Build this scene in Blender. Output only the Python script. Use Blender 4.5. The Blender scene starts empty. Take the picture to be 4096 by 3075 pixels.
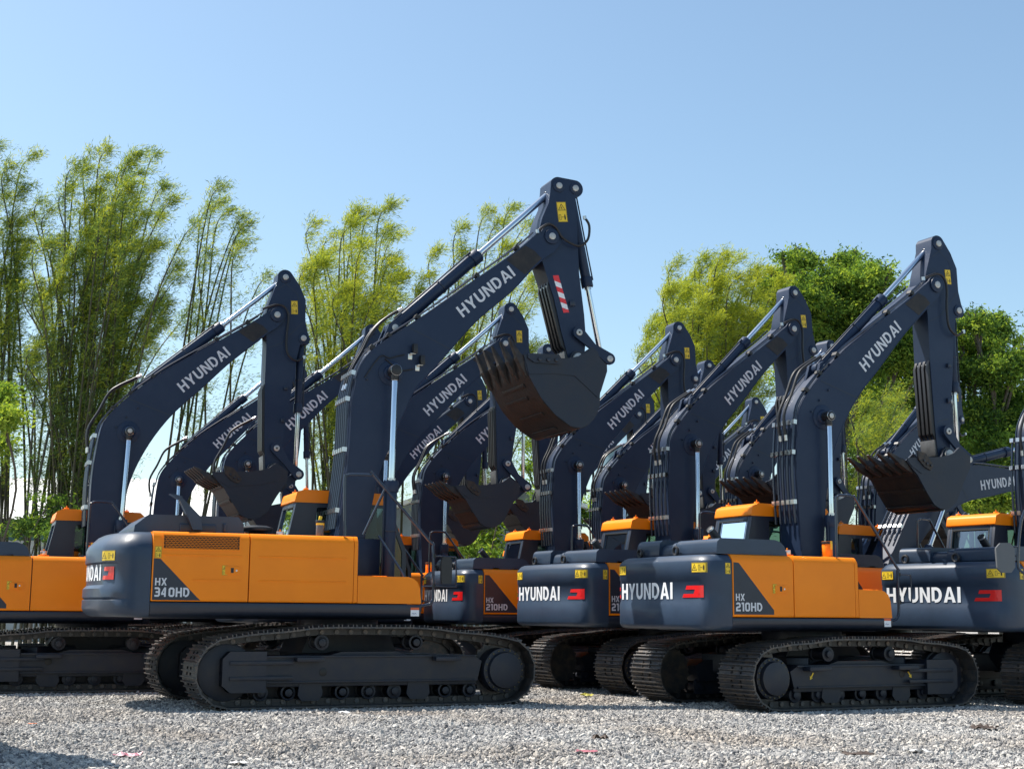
import bpy, bmesh, math, random
import numpy as np
from mathutils import Matrix, Vector
PI = math.pi
SC = bpy.context.scene
COL = SC.collection
random.seed(7); RNG = np.random.default_rng(7)

# ------------------------------------------------------------------ camera
F_PX, CAM_H, PITCH, ROLL = 5608.6, 1.366, 0.1615, 0.0084      # focal length in pixels of a 4096 px wide frame
R0 = Vector((1, 0, 0)); U0 = Vector((0, -math.sin(PITCH), math.cos(PITCH))); FW = Vector((0, math.cos(PITCH), math.sin(PITCH)))
RX = R0*math.cos(ROLL)+U0*math.sin(ROLL); UX = -R0*math.sin(ROLL)+U0*math.cos(ROLL)
cam = bpy.data.cameras.new('camera'); cam_o = bpy.data.objects.new('camera', cam); COL.objects.link(cam_o)
cam.sensor_width = 36.0; cam.lens = F_PX/4096*36; cam.clip_end = 2000
m4 = Matrix((RX, UX, -FW)).transposed().to_4x4(); m4.translation = (0, 0, CAM_H)
cam_o.matrix_world = m4; SC.camera = cam_o

# ------------------------------------------------------------------ light
SUN_EL, SUN_AZ = math.radians(57), math.radians(-66)      # azimuth from +Y, negative = to the left
w = bpy.data.worlds.new('World'); SC.world = w; w.use_nodes = True
nt = w.node_tree; sky = nt.nodes.new('ShaderNodeTexSky'); sky.sky_type = 'NISHITA'; sky.sun_disc = False
sky.sun_elevation = SUN_EL; sky.sun_rotation = SUN_AZ; sky.altitude = 50; sky.air_density = 1.0; sky.dust_density = 1.25; sky.ozone_density = 1.4
tn = nt.nodes.new('ShaderNodeMixRGB'); tn.blend_type = 'MULTIPLY'; tn.inputs[0].default_value = 1; tn.inputs[2].default_value = (.93, 1.0, .95, 1)
nt.links.new(sky.outputs[0], tn.inputs[1]); nt.links.new(tn.outputs[0], nt.nodes['Background'].inputs[0]); nt.nodes['Background'].inputs[1].default_value = 0.104
sun = bpy.data.lights.new('sun', 'SUN'); sun.energy = 4.4; sun.angle = math.radians(0.53); sun.color = (1.0, 0.94, 0.86)
sun_o = bpy.data.objects.new('sun', sun); COL.objects.link(sun_o)
to_sun = Vector((math.sin(SUN_AZ)*math.cos(SUN_EL), math.cos(SUN_AZ)*math.cos(SUN_EL), math.sin(SUN_EL)))
sun_o.rotation_euler = to_sun.to_track_quat('Z', 'Y').to_euler(); sun_o.location = (0, 0, 60)
SC.view_settings.view_transform = 'Standard'; SC.view_settings.look = 'None'; SC.view_settings.gamma = 1
SC.view_settings.exposure = 0.92

def at(px, py, d):
    """world point on the photo ray (pixel of a 2212 px wide frame) at depth y = d"""
    X = (px*1.8517-2048)/F_PX; Y = (1537.5-py*1.8517)/F_PX
    v = RX*X+UX*Y+FW
    return Vector((v.x/v.y*d, d, CAM_H+v.z/v.y*d))

# ------------------------------------------------------------------ materials
def mat(name, col, rough=.5, metal=0., coat=0., var=0., vscale=3., bump=0., bscale=60., dirt=None, spec=.5):
    m = bpy.data.materials.new(name); m.use_nodes = True; n = m.node_tree.nodes; l = m.node_tree.links
    b = n['Principled BSDF']; b.inputs['Roughness'].default_value = rough; b.inputs['Metallic'].default_value = metal
    b.inputs['Coat Weight'].default_value = coat; b.inputs['Coat Roughness'].default_value = .12
    b.inputs['Specular IOR Level'].default_value = spec
    b.inputs['Base Color'].default_value = (*col, 1)
    if var or bump or dirt:
        tc = n.new('ShaderNodeTexCoord')
    if var or dirt:
        nz = n.new('ShaderNodeTexNoise'); nz.inputs['Scale'].default_value = vscale; nz.inputs['Detail'].default_value = 6; nz.inputs['Roughness'].default_value = .65
        l.new(tc.outputs['Object'], nz.inputs['Vector'])
        mx = n.new('ShaderNodeMixRGB'); cr = n.new('ShaderNodeValToRGB')
        cr.color_ramp.elements[0].position = .42 if dirt else .3; cr.color_ramp.elements[1].position = .68 if dirt else .7
        l.new(nz.outputs['Fac'], cr.inputs[0]); l.new(cr.outputs[0], mx.inputs[0])
        a = tuple(c*(1-var) for c in col); d = dirt if dirt else tuple(min(1, c*(1+var)) for c in col)
        mx.inputs[1].default_value = (*a, 1); mx.inputs[2].default_value = (*d, 1); l.new(mx.outputs[0], b.inputs['Base Color'])
    if bump:
        nb = n.new('ShaderNodeTexNoise'); nb.inputs['Scale'].default_value = bscale; nb.inputs['Detail'].default_value = 3
        l.new(tc.outputs['Object'], nb.inputs['Vector'])
        bp = n.new('ShaderNodeBump'); bp.inputs['Strength'].default_value = bump; bp.inputs['Distance'].default_value = .02
        l.new(nb.outputs['Fac'], bp.inputs['Height']); l.new(bp.outputs[0], b.inputs['Normal'])
    return m
NAVY = mat('navy_paint', (.0125, .028, .068), .48, coat=.06, var=.14, vscale=1.3, bump=.06, bscale=14, spec=.32, dirt=(.018, .033, .068))
NAVYB = mat('navy_gloss_paint', (.025, .044, .078), .42, coat=.12, var=.16, vscale=1.6, bump=.08, bscale=4, spec=.4)
DARK = mat('dark_chassis_paint', (.012, .019, .036), .45, var=.15, vscale=4, coat=.15)
ORANGE = mat('orange_paint', (.98, .255, .003), .42, coat=.08, var=.06, vscale=1.5, bump=.1, bscale=3, spec=.28)
RED = mat('red_film', (.75, .012, .014), .35, coat=.4)
WHITE = mat('white_film', (.82, .84, .86), .45)
GREYL = mat('grey_lettering_film', (.62, .64, .68), .5)
YEL = mat('yellow_sticker', (.85, .58, .03), .45)
BLACK = mat('black_print', (.012, .012, .012), .5)
RUBBER = mat('black_rubber', (.014, .014, .016), .42)
PIPE = mat('pipe_paint', (.018, .028, .05), .25, coat=.3)
CHROME = mat('chrome_rod', (.78, .8, .83), .14, metal=1.)
ZINC = mat('zinc_clamp', (.62, .62, .62), .3, metal=1.)
PIN = mat('pin_cap', (.5, .48, .45), .45, metal=.6, var=.2, vscale=30)
TRACK = mat('track_steel', (.075, .08, .088), .42, metal=.3, var=.3, vscale=9, dirt=(.13, .105, .085), bump=.2, bscale=30)
FRAME = mat('track_frame_paint', (.013, .020, .038), .5, var=.25, vscale=5, dirt=(.024, .024, .029))
BUCK = mat('bucket_paint', (.011, .020, .040), .5, var=.2, vscale=2.5, dirt=(.017, .020, .030), bump=.1, bscale=20)
SHELL = mat('worn_bucket_steel', (.014, .014, .017), .5, metal=.2, var=.3, vscale=2.2, dirt=(.030, .023, .019), bump=.25, bscale=16)
RUST = mat('rusty_tooth', (.025, .024, .028), .55, metal=.2, var=.3, vscale=6, dirt=(.058, .042, .030), bump=.2, bscale=30)
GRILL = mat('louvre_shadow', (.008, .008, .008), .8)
LEATHER = mat('seat_fabric', (.02, .02, .024), .8)
SILVER = mat('silver_bracket', (.7, .7, .66), .35, metal=.8)
MIRR = mat('mirror_glass', (.5, .52, .55), .04, metal=1.)
GREYSH = mat('grey_plastic', (.11, .12, .13), .5)
LENS = mat('lamp_lens', (.6, .6, .6), .15)
def glass_mat():
    m = bpy.data.materials.new('tinted_glass'); m.use_nodes = True; n = m.node_tree.nodes; l = m.node_tree.links; n.clear()
    o = n.new('ShaderNodeOutputMaterial'); t = n.new('ShaderNodeBsdfTransparent'); t.inputs[0].default_value = (.36, .48, .43, 1)
    g = n.new('ShaderNodeBsdfGlossy'); g.inputs['Roughness'].default_value = .02; g.inputs[0].default_value = (.9, .95, 1, 1)
    f = n.new('ShaderNodeFresnel'); f.inputs[0].default_value = 1.5; mx = n.new('ShaderNodeMixShader')
    l.new(f.outputs[0], mx.inputs[0]); l.new(t.outputs[0], mx.inputs[1]); l.new(g.outputs[0], mx.inputs[2]); l.new(mx.outputs[0], o.inputs[0]); return m
GLASS = glass_mat()

# ------------------------------------------------------------------ mesh helpers
def catmull(P, n=6, closed=False):
    P = [Vector(p) for p in P]; out = []; N = len(P)
    for i in range(N if closed else N-1):
        g = (lambda k: P[k % N]) if closed else (lambda k: P[max(0, min(N-1, k))])
        a, b, c, d = g(i-1), g(i), g(i+1), g(i+2)
        for k in range(n):
            t = k/n; out.append(.5*((2*b)+(c-a)*t+(2*a-5*b+4*c-d)*t*t+(3*b-a-3*c+d)*t*t*t))
    if not closed: out.append(P[-1])
    return out
class MB:
    def __init__(s): s.v = []; s.f = []; s.m = []; s.mats = []
    def mi(s, m):
        if m not in s.mats: s.mats.append(m)
        return s.mats.index(m)
    def add(s, vs, fs, m):
        k = len(s.v); s.v += [tuple(v) for v in vs]; i = s.mi(m)
        for f in fs: s.f.append(tuple(k+a for a in f)); s.m.append(i)
    def box(s, x0, x1, y0, y1, z0, z1, m, M=None):
        vs = [Vector((x, y, z)) for x in (x0, x1) for y in (y0, y1) for z in (z0, z1)]
        if M: vs = [M @ v for v in vs]
        s.add(vs, [(0, 1, 3, 2), (4, 6, 7, 5), (0, 4, 5, 1), (2, 3, 7, 6), (0, 2, 6, 4), (1, 5, 7, 3)], m)
    def prism(s, P, a0, a1, m, axis='y', cap=None):
        """polygon P (2D) extruded along an axis; 'y': P=(x,z); 'x': P=(y,z); 'z': P=(x,y)"""
        mk = {'y': lambda p, a: (p[0], a, p[1]), 'x': lambda p, a: (a, p[0], p[1]), 'z': lambda p, a: (p[0], p[1], a)}[axis]
        n = len(P); vs = [mk(p, a0) for p in P]+[mk(p, a1) for p in P]
        s.add(vs, [(i, (i+1) % n, n+(i+1) % n, n+i) for i in range(n)], m)
        s.add(vs, [tuple(range(n))[::-1], tuple(range(n, 2*n))], cap or m)
    def cyl(s, p0, p1, r0, m, r1=None, n=20, cap=True):
        p0, p1 = Vector(p0), Vector(p1); r1 = r0 if r1 is None else r1
        q = (p1-p0).to_track_quat('Z', 'Y'); vs = []
        for p, r in ((p0, r0), (p1, r1)):
            for i in range(n):
                a = 2*PI*i/n; vs.append(p+q @ Vector((r*math.cos(a), r*math.sin(a), 0)))
        fs = [(i, (i+1) % n, n+(i+1) % n, n+i) for i in range(n)]
        if cap: fs += [tuple(range(n))[::-1], tuple(range(n, 2*n))]
        s.add(vs, fs, m)
    def tube(s, P, r, m, n=8, smooth=0):
        P = catmull(P, smooth) if smooth else [Vector(p) for p in P]
        vs = []; up = Vector((0, 0, 1)); last = None
        for i, p in enumerate(P):
            t = (P[min(i+1, len(P)-1)]-P[max(i-1, 0)]).normalized()
            if last is None: a = t.orthogonal().normalized()
            else: a = (last-t*last.dot(t)).normalized()
            last = a; b = t.cross(a)
            vs += [p+(a*math.cos(2*PI*k/n)+b*math.sin(2*PI*k/n))*r for k in range(n)]
        fs = [(i*n+k, i*n+(k+1) % n, (i+1)*n+(k+1) % n, (i+1)*n+k) for i in range(len(P)-1) for k in range(n)]
        fs += [tuple(range(n))[::-1], tuple((len(P)-1)*n+k for k in range(n))]; s.add(vs, fs, m)
    def loft(s, rings, m, cap=True):
        n = len(rings[0]); vs = [p for r in rings for p in r]
        fs = [(j*n+i, j*n+(i+1) % n, (j+1)*n+(i+1) % n, (j+1)*n+i) for j in range(len(rings)-1) for i in range(n)]
        if cap: fs += [tuple(range(n))[::-1], tuple((len(rings)-1)*n+i for i in range(n))]
        s.add(vs, fs, m)
    def mesh(s, name, bevel=0, seg=2, ang=32):
        me = bpy.data.meshes.new(name); me.from_pydata(s.v, [], s.f)
        for m in s.mats: me.materials.append(m)
        me.polygons.foreach_set('material_index', s.m)
        bm = bmesh.new(); bm.from_mesh(me)
        bmesh.ops.recalc_face_normals(bm, faces=bm.faces)
        if bevel:
            E = [e for e in bm.edges if len(e.link_faces) == 2 and e.calc_face_angle(0) > math.radians(28)]
            bmesh.ops.bevel(bm, geom=E, offset=bevel, segments=seg, profile=.5, affect='EDGES', clamp_overlap=True)
        for f in bm.faces: f.smooth = True
        bm.to_mesh(me); bm.free(); me.set_sharp_from_angle(angle=math.radians(ang)); return me
CACHE = {}
def cached(key, fn):
    if key not in CACHE: CACHE[key] = fn()
    return CACHE[key]
def link(name, me, parent=None, loc=(0, 0, 0), rot=(0, 0, 0), scale=None):
    o = bpy.data.objects.new(name, me); COL.objects.link(o); o.location = loc; o.rotation_euler = rot
    if scale: o.scale = scale
    if parent: o.parent = parent
    return o
def tag(o, label=None, cat=None, group=None, kind=None):
    if label: o['label'] = label
    if cat: o['category'] = cat
    if group: o['group'] = group
    if kind: o['kind'] = kind
    return o

# ------------------------------------------------------------------ lettering (flat films), unit cap height, no overlaps
def strip(P, t, closed=False):
    """mitred quads along a polyline"""
    n = len(P); L = []; P = [Vector(p) for p in P]
    for i, p in enumerate(P):
        a = P[i-1] if (i or closed) else None; b = P[(i+1) % n] if (i < n-1 or closed) else None
        d1 = (p-a).normalized() if a is not None else None; d2 = (b-p).normalized() if b is not None else None
        if d1 is None: d1 = d2
        if d2 is None: d2 = d1
        n1 = Vector((-d1.y, d1.x)); n2 = Vector((-d2.y, d2.x)); k = (n1+n2).normalized(); k = k/max(.3, k.dot(n1))
        L.append((p+k*t/2, p-k*t/2))
    return [(L[i][0], L[(i+1) % n][0], L[(i+1) % n][1], L[i][1]) for i in range(n if closed else n-1)]
def arc(cx, cy, rx, ry, a0, a1, n=8): return [(cx+rx*math.cos(math.radians(a0+(a1-a0)*i/n)), cy+ry*math.sin(math.radians(a0+(a1-a0)*i/n))) for i in range(n+1)]
def glyph(c, t):
    h = t/2
    if c == 'H': return .7, strip([(h, 0), (h, 1)], t)+strip([(.7-h, 0), (.7-h, 1)], t)+strip([(t, .5), (.7-t, .5)], t*.9)
    if c == 'Y': return .74, [[(0, 1), (t*1.15, 1), (.37, .62), (.37, .38), (.37-h, .38)], [(.74, 1), (.37+h, .38), (.37, .38), (.37, .62), (.74-t*1.15, 1)], [(.37-h, 0), (.37+h, 0), (.37+h, .38), (.37-h, .38)]]
    if c == 'U': return .7, strip([(h, 1)]+arc(.35, .35, .35-h, .35-h, 180, 360, 10)+[(.7-h, 1)], t)
    if c == 'N': return .72, [[(0, 0), (t, 0), (t, 1), (0, 1)], [(.72-t, 0), (.72, 0), (.72, 1), (.72-t, 1)], [(t, 1), (t, .68), (.72-t, 0), (.72-t, .32)]]
    if c == 'D': return .7, strip([(h, h), (h, 1-h), (.3, 1-h)]+arc(.3, .5, .4-h, .5-h, 80, -80, 10)+[(.3, h), (t, h)], t)
    if c == 'A': return .8, [[(0, 0), (t*1.1, 0), (.4, .78), (.4, 1), (.4-h, 1)], [(.8, 0), (.4+h, 1), (.4, 1), (.4, .78), (.8-t*1.1, 0)], [(.31, .36), (.255, .2), (.545, .2), (.49, .36)]]
    if c == 'I': return t, [[(0, 0), (t, 0), (t, 1), (0, 1)]]
    if c == 'X': return .74, [[(0, 0), (t*1.15, 0), (.74, 1), (.74-t*1.15, 1)], [(0, 1), (.37-h*1.15-.01, .5), (.37-.01, .64), (t*1.15, 1)], [(.74, 0), (.37+h*1.15+.01, .5), (.37+.01, .36), (.74-t*1.15, 0)]]
    if c == '2': return .62, strip([(h, .78), (h, 1-h-.1), (h+.1, 1-h), (.52-h, 1-h), (.62-h, .9-h), (.62-h, .58), (.55-h, .5), (h+.06, .44), (h, .36), (h, h), (.62, h)], t)
    if c == '1': return .34, strip([(0, 1-h), (.34-h, 1-h), (.34-h, 0)], t)
    if c == '0': return .66, strip([(h, h+.1), (h, .9-h), (h+.1, 1-h), (.56-h, 1-h), (.66-h, .9-h), (.66-h, h+.1), (.56-h, h), (h+.1, h)], t, True)
    if c == '3': return .6, strip([(0, 1-h), (.5-h, 1-h), (.6-h, .9-h), (.6-h, h+.1), (.5-h, h), (0, h)], t)+strip([(.12, .5), (.6-t, .5)], t)
    if c == '4': return .68, strip([(.68-t*1.3, 0), (.68-t*1.3, 1)], t)+[[(0, .2), (.68-t*1.8, .2), (.68-t*1.8, .2+t), (t, .2+t), (.68-t*1.8, .8), (.68-t*1.8, 1), (0, .2+t)]]
    return .3, []
def word(txt, t=.19, gap=.13):
    x = 0; out = []
    for c in txt:
        wd, fs = glyph(c, t); out += [[(p[0]+x, p[1]) for p in f] for f in fs]; x += wd+gap
    return out, x-gap
def film(mb, polys, fn, m):
    for p in polys: mb.add([fn(q[0], q[1]) for q in p], [tuple(range(len(p)))], m)
def word_on(mb, txt, width, height, fn, m, t=.19, gap=.13):
    """fn(s, h): s metres along, h metres up -> 3D"""
    ps, W = word(txt, t, gap); film(mb, [[(q[0]/W*width, q[1]*height) for q in p] for p in ps], fn, m)
def sticker(mb, fn, w_, h_, vertical):
    """yellow warning sticker with triangle, box, arrow and standing figure; fn(s,h,lift)"""
    film(mb, [[(0, 0), (w_, 0), (w_, h_), (0, h_)]], lambda a, b: fn(a, b, 0), YEL)
    F = lambda a, b: fn(a, b, .002)
    t = min(w_, h_)*.035
    film(mb, strip([(t, t), (w_-t, t), (w_-t, h_-t), (t, h_-t)], t*.8, True), F, BLACK)
    if vertical: c1 = (w_/2, h_*.72, w_*.36); c2 = (w_/2, h_*.24, w_*.36)
    else: c1 = (w_*.25, h_/2, h_*.36); c2 = (w_*.73, h_/2, h_*.36)
    x, y, r = c1
    film(mb, strip([(x-r, y-r*.75), (x+r, y-r*.75), (x, y+r*.95)], r*.16, True), F, BLACK)
    film(mb, [[(x-.35*r, y-.4*r), (x-.05*r, y-.35*r), (x+.15*r, y+.1*r), (x-.1*r, y+.25*r)], [(x+.2*r, y-.45*r), (x+.4*r, y-.4*r), (x+.25*r, y-.1*r)]], F, BLACK)
    x, y, r = c2
    film(mb, strip([(x-r, y-r*.7), (x-r*.5, y-r*.7), (x-r*.5, y+r*.7), (x-r, y+r*.7)], r*.09, True), F, BLACK)
    film(mb, [[(x-.35*r, y-.05*r), (x+.3*r, y-.05*r), (x+.3*r, y+.08*r), (x-.35*r, y+.08*r)], [(x+.5*r, y-.75*r), (x+.85*r, y-.75*r), (x+.9*r, y+.45*r), (x+.45*r, y+.45*r)], [(x+.55*r, y+.55*r), (x+.8*r, y+.55*r), (x+.8*r, y+.8*r), (x+.55*r, y+.8*r)]], F, BLACK)

# ------------------------------------------------------------------ excavator dimensions (metres; machine frame: x forward, y left, z up)
K = {
 'mid': dict(foot=(.039, 2.04), L1=5.68, bhw=.25, ahw=.19, bc=(2.296, .966), af=(3.10, 1.253), tp=(-.747, .184), bf=(.418, .5135), lp=(2.52, -.039), le=(3.006, .371), pin=(2.92, -.1),
   low=[(-.16, -.1), (0, -.19), (.416, -.03), (.826, .15), (1.137, .29), (1.6, .45), (2.0, .53), (2.5, .56), (3.05, .515), (3.67, .37), (4.32, .233), (4.79, .104), (5.24, -.04), (5.5, -.14)],
   up=[(5.55, .2), (5.23, .33), (4.62, .605), (3.74, 1.01), (3.37, 1.15), (2.9, 1.3), (2.51, 1.39), (2.2, 1.41), (1.95, 1.33), (1.51, 1.13), (1.175, .95), (.84, .74), (.56, .56), (.19, .33), (-.12, .13)],
   arm=[(-.45, -.05), (-.66, .03)]+[(-.747+.15*math.cos(math.radians(f)), .184+.15*math.sin(math.radians(f))) for f in range(250, 115, -15)]+[(-.6, .46), (-.33, .57), (.075, .56), (.3, .6), (.42, .645), (.52, .62), (.54, .45), (.93, .35), (1.56, .25), (2.2, .12), (2.6, .06), (2.9, .03), (3.03, -.08), (3.0, -.2), (2.85, -.24), (2.46, -.25), (1.25, -.23), (.52, -.19), (0, -.2), (-.2, -.15)],
   bcf=(.32, 1.42), bcl=1.5, acl=1.92, bkl=1.40, cr=.085, bclat=.40, wear=(1.3, 2.65),
   bucket=[(.11, -1.19), (.11, -.8), (.1, -.52), (.0, -.16), (-.1, -.02), (-.02, .1), (.06, .2), (.24, .18), (.52, -.02), (.8, -.19), (.9, -.34), (.93, -.44), (.9, -.57), (.84, -.68), (.58, -.85), (.35, -.98), (.245, -1.08)], bw=.56,
   shell=[(.11, -1.19), (.245, -1.08), (.35, -.98), (.58, -.85), (.84, -.68), (.9, -.57), (.93, -.44), (.9, -.34), (.8, -.19), (.52, -.02), (.24, .18)],
   tooth=((.17, -1.2), (-.04, -1.5)),
   W=1.285, Wf=-2.216, tail=2.70, zb=1.15, zt=2.225, zo=1.34, zO=2.235, xd=-1.12, xt=.08, xf=.72, zst=1.755,
   xk=2.2, gt=1.15, sh=.40, kr=.43, kh=.93, hump=.12, rollers=7, pitch=.19),
 'big': dict(foot=(-.073, 2.234), L1=6.45, bhw=.3, ahw=.24, bc=(2.82, .946), af=(3.521, 1.281), tp=(-.896, .274), bf=(-.846, .575), lp=(1.662, .289), le=(2.141, .80), pin=(2.1, .2),
   low=[(-.2, -.15), (0, -.28), (.42, -.175), (.82, -.02), (1.33, .186), (1.85, .3), (2.17, .37), (2.48, .42), (2.83, .47), (3.12, .44), (3.54, .38), (4.1, .316), (4.55, .234), (5.22, .05), (5.75, -.03), (6.07, -.107), (6.25, -.18)],
   up=[(6.3, .25), (5.89, .35), (5.05, .64), (4.33, .88), (3.84, 1.06), (3.3, 1.27), (2.98, 1.38), (2.75, 1.41), (2.49, 1.36), (2.1, 1.2), (1.77, 1.0), (1.42, .79), (1.05, .59), (.57, .35), (.31, .22), (-.15, .05)],
   arm=[(-.6, .05), (-.78, .10)]+[(-.896+.16*math.cos(math.radians(f)), .274+.16*math.sin(math.radians(f))) for f in range(235, 165, -14)]+[(-.846+.15*math.cos(math.radians(f)), .575+.15*math.sin(math.radians(f))) for f in range(175, 20, -18)]+[(-.69, .56), (-.23, .53), (.64, .46), (1.36, .46), (1.75, .44), (2.15, .35), (2.25, .22), (2.2, .1), (2.0, .06), (1.62, .0), (1.05, -.06), (.76, -.12), (.39, -.2), (0, -.24), (-.35, -.1)],
   bcf=(.62, 1.62), bcl=1.75, acl=2.02, bkl=1.68, cr=.1, bclat=.55, wear=(.75, 1.95),
   bucket=[(-.05, -1.2), (.03, -.72), (.07, -.45), (.04, -.22), (-.05, -.07), (-.1, .03), (-.02, .12), (.09, .15), (.22, .26), (.32, .25), (.64, .095), (.68, .045), (.86, .05), (1.02, -.03), (1.17, -.19), (1.22, -.35), (1.175, -.52), (.965, -.77), (.68, -.98), (.42, -1.1), (.2, -1.19)], bw=.86,
   shell=[(-.05, -1.2), (.2, -1.19), (.42, -1.1), (.68, -.98), (.965, -.77), (1.175, -.52), (1.22, -.35), (1.17, -.19), (1.02, -.03), (.86, .05), (.64, .095), (.32, .25)],
   tooth=((.1, -1.22), (-.34, -1.38)),
   W=1.483, Wf=-3.045, tail=3.76, zb=1.27, zt=2.45, zo=1.49, zO=2.453, xd=-1.69, xt=-.108, xf=.87, zst=1.88,
   xk=2.6, gt=1.30, sh=.40, kr=.47, kh=1.02, hump=.16, rollers=9, pitch=.22),
}
def rearx(k, y):
    d = K[k]
    if k == 'mid': return -(d['tail']-.045*y*y)
    return -(d['tail']-.14*y*y)

# ---- body parts
def cw_base(k):
    d = K[k]; W = d['W']; xs = d['Wf']
    if k == 'mid': base = [(xs, -W), (-2.34, -W), (-2.50, -W+.02), (-2.60, -W+.09), (-2.65, -W+.21)]
    else: base = [(xs, -W), (-3.2, -W+.005), (-3.34, -W+.04), (-3.44, -W+.13), (-3.51, -W+.28)]
    for y in np.linspace(-W+.42, 0, 8): base.append((rearx(k, y), y))
    return base
CW_LV = {'mid': [(1.15, .085, 0), (1.16, .045, 0), (1.19, .012, 0), (1.23, 0, 0), (1.53, 0, 0), (1.56, 0, .02), (1.865, 0, .02), (1.89, 0, 0), (2.12, 0, 0), (2.145, .012, 0), (2.205, .065, 0), (2.225, .11, 0)],
         'big': [(1.27, .08, 0), (1.285, .035, 0), (1.33, .005, -.03), (1.39, 0, -.05), (1.50, 0, -.05), (1.515, 0, -.02), (1.54, 0, -.05), (1.66, 0, -.05), (1.71, 0, 0), (2.0, 0, 0), (2.025, 0, -.03), (2.2, 0, -.03), (2.27, .02, -.02), (2.33, .06, 0), (2.40, .13, 0), (2.435, .2, 0), (2.447, .27, 0)]}
def cw_pt(k, x, y, ins, rec):
    d = K[k]; xs = d['Wf']; t = d['tail']; f = min(1, max(0, (xs-.25-x)/.2))
    return ((xs+(x-xs)*(1-ins/(t+xs)) if x < xs else x)+rec*f, y*(1-ins/d['W']))
def cw_surf(k, y, z):
    """x of the counterweight skin at lateral y, height z"""
    L = CW_LV[k]; i = max(j for j in range(len(L)) if L[j][0] <= z); q = (z-L[i][0])/(L[i+1][0]-L[i][0])
    ins = L[i][1]+(L[i+1][1]-L[i][1])*q; rec = L[i][2]+(L[i+1][2]-L[i][2])*q
    P = sorted((cw_pt(k, bx, by, ins, rec) for bx, by in cw_base(k)[1:]), key=lambda p: p[1])
    return float(np.interp(-abs(y), [p[1] for p in P], [p[0] for p in P]))
def m_counterweight(k):
    mb = MB(); base = cw_base(k); base = base+[(x, -y) for x, y in base[-2::-1]]
    rings = [[(*cw_pt(k, x, y, i, r), z) for x, y in base] for z, i, r in CW_LV[k]]
    mb.loft(rings, NAVYB); return mb.mesh('counterweight', 0, ang=40)
def m_cw_lettering(k):
    mb = MB()
    if k == 'mid': y0, wd, z0, h = 1.06, 1.50, 1.59, .243
    else: y0, wd, z0, h = .62, 1.5, 1.77, .225
    ps, W = word('HYUNDAI', .2, .12)
    for p in ps:
        q = [(c[0]/W*wd, c[1]*h) for c in p]; xs = [c[0] for c in q]
        if len(q) == 4 and max(xs)-min(xs) > .07:      # split wide strokes so they follow the curve
            for i in range(3):
                L = lambda a, b, t: (a[0]+(b[0]-a[0])*t, a[1]+(b[1]-a[1])*t)
                a0, a1 = i/3, (i+1)/3
                e = [L(q[0], q[1], a0), L(q[0], q[1], a1), L(q[3], q[2], a1), L(q[3], q[2], a0)]
                mb.add([(cw_surf(k, y0-c[0], z0+c[1])-.006, y0-c[0], z0+c[1]) for c in e], [(0, 1, 2, 3)], WHITE)
        else: mb.add([(cw_surf(k, y0-c[0], z0+c[1])-.006, y0-c[0], z0+c[1]) for c in q], [tuple(range(len(q)))], WHITE)
    return mb.mesh('lettering')
def m_cw_emblem(k, side):
    mb = MB()
    if k == 'mid': ya, yb, z0, h = .76, 1.15, 1.61, .17
    else: ya, yb, z0, h = 1.0, 1.21, 1.78, .18
    if side == 'l': ya, yb = (1.14, 1.27) if k == 'mid' else (1.1, 1.4)
    S = -1 if side == 'r' else 1; L = yb-ya
    P = [[(.06*L, h), (L, h), (L, h*.67), (.0*L, h*.67)], [(.56*L, h*.67), (L, h*.67), (L, h*.31), (.48*L, h*.31)], [(-.12*L, h*.31), (L, h*.31), (L, 0), (-.2*L, 0)]]
    for p in P:
        n = 8
        for i in range(n):
            a0, a1 = i/n, (i+1)/n; C = []
            for (u, v), t in (((0, 1), a0), ((0, 1), a1), ((3, 2), a1), ((3, 2), a0)): C.append((p[u][0]+(p[v][0]-p[u][0])*t, p[u][1]+(p[v][1]-p[u][1])*t))
            mb.add([(cw_surf(k, ya+c[0], z0+c[1])-.007, S*(ya+c[0]+(.006 if ya+c[0] > 1.15 else 0)), z0+c[1]) for c in C], [(0, 1, 2, 3)], RED)
    return mb.mesh('emblem')
def m_cw_sticker(k, side):
    mb = MB(); z0 = 1.965 if k == 'mid' else 2.04
    if k == 'mid': y0 = -.93 if side == 'r' else 1.17
    else: y0 = -.98 if side == 'r' else 1.25
    sticker(mb, lambda a, b, l: (a, l, b), .28, .14, False)
    me = mb.mesh('warning_sticker'); bm = bmesh.new(); bm.from_mesh(me)
    for i in range(1, 12): bmesh.ops.bisect_plane(bm, geom=bm.verts[:]+bm.edges[:]+bm.faces[:], plane_co=(.28*i/12, 0, 0), plane_no=(1, 0, 0))
    for v in bm.verts: a, l, b = v.co; v.co = (cw_surf(k, y0-a, z0+b)-.006-l, y0-a, z0+b)
    for f in bm.faces: f.smooth = False
    bm.to_mesh(me); bm.free(); return me
def m_side_sticker(k):
    mb = MB(); d = K[k]; x0, z0 = (-2.33, 1.945) if k == 'mid' else (-3.005, 2.08)
    sticker(mb, lambda a, b, l: (x0+a, -d['W']-.004-l, z0+b), .09, .16, True)
    return mb.mesh('warning_sticker')
def panel_mesh(k, x0, x1, side, m=ORANGE, z0=None, z1=None, fr=0, name='side_door'):
    d = K[k]; W = d['W']; z0 = z0 or d['zo']; z1 = z1 or d['zO']; S = -1 if side == 'r' else 1
    mb = MB()
    P = [(S*(W-.5), z0), (S*(W-.012), z0), (S*W, z0+.02), (S*W, z1-.11), (S*(W-.012), z1-.07), (S*(W-.06), z1-.012), (S*(W-.1), z1), (S*(W-.5), z1)]
    mb.prism(P, x0, x1, m, 'x')
    return mb, S
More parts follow.
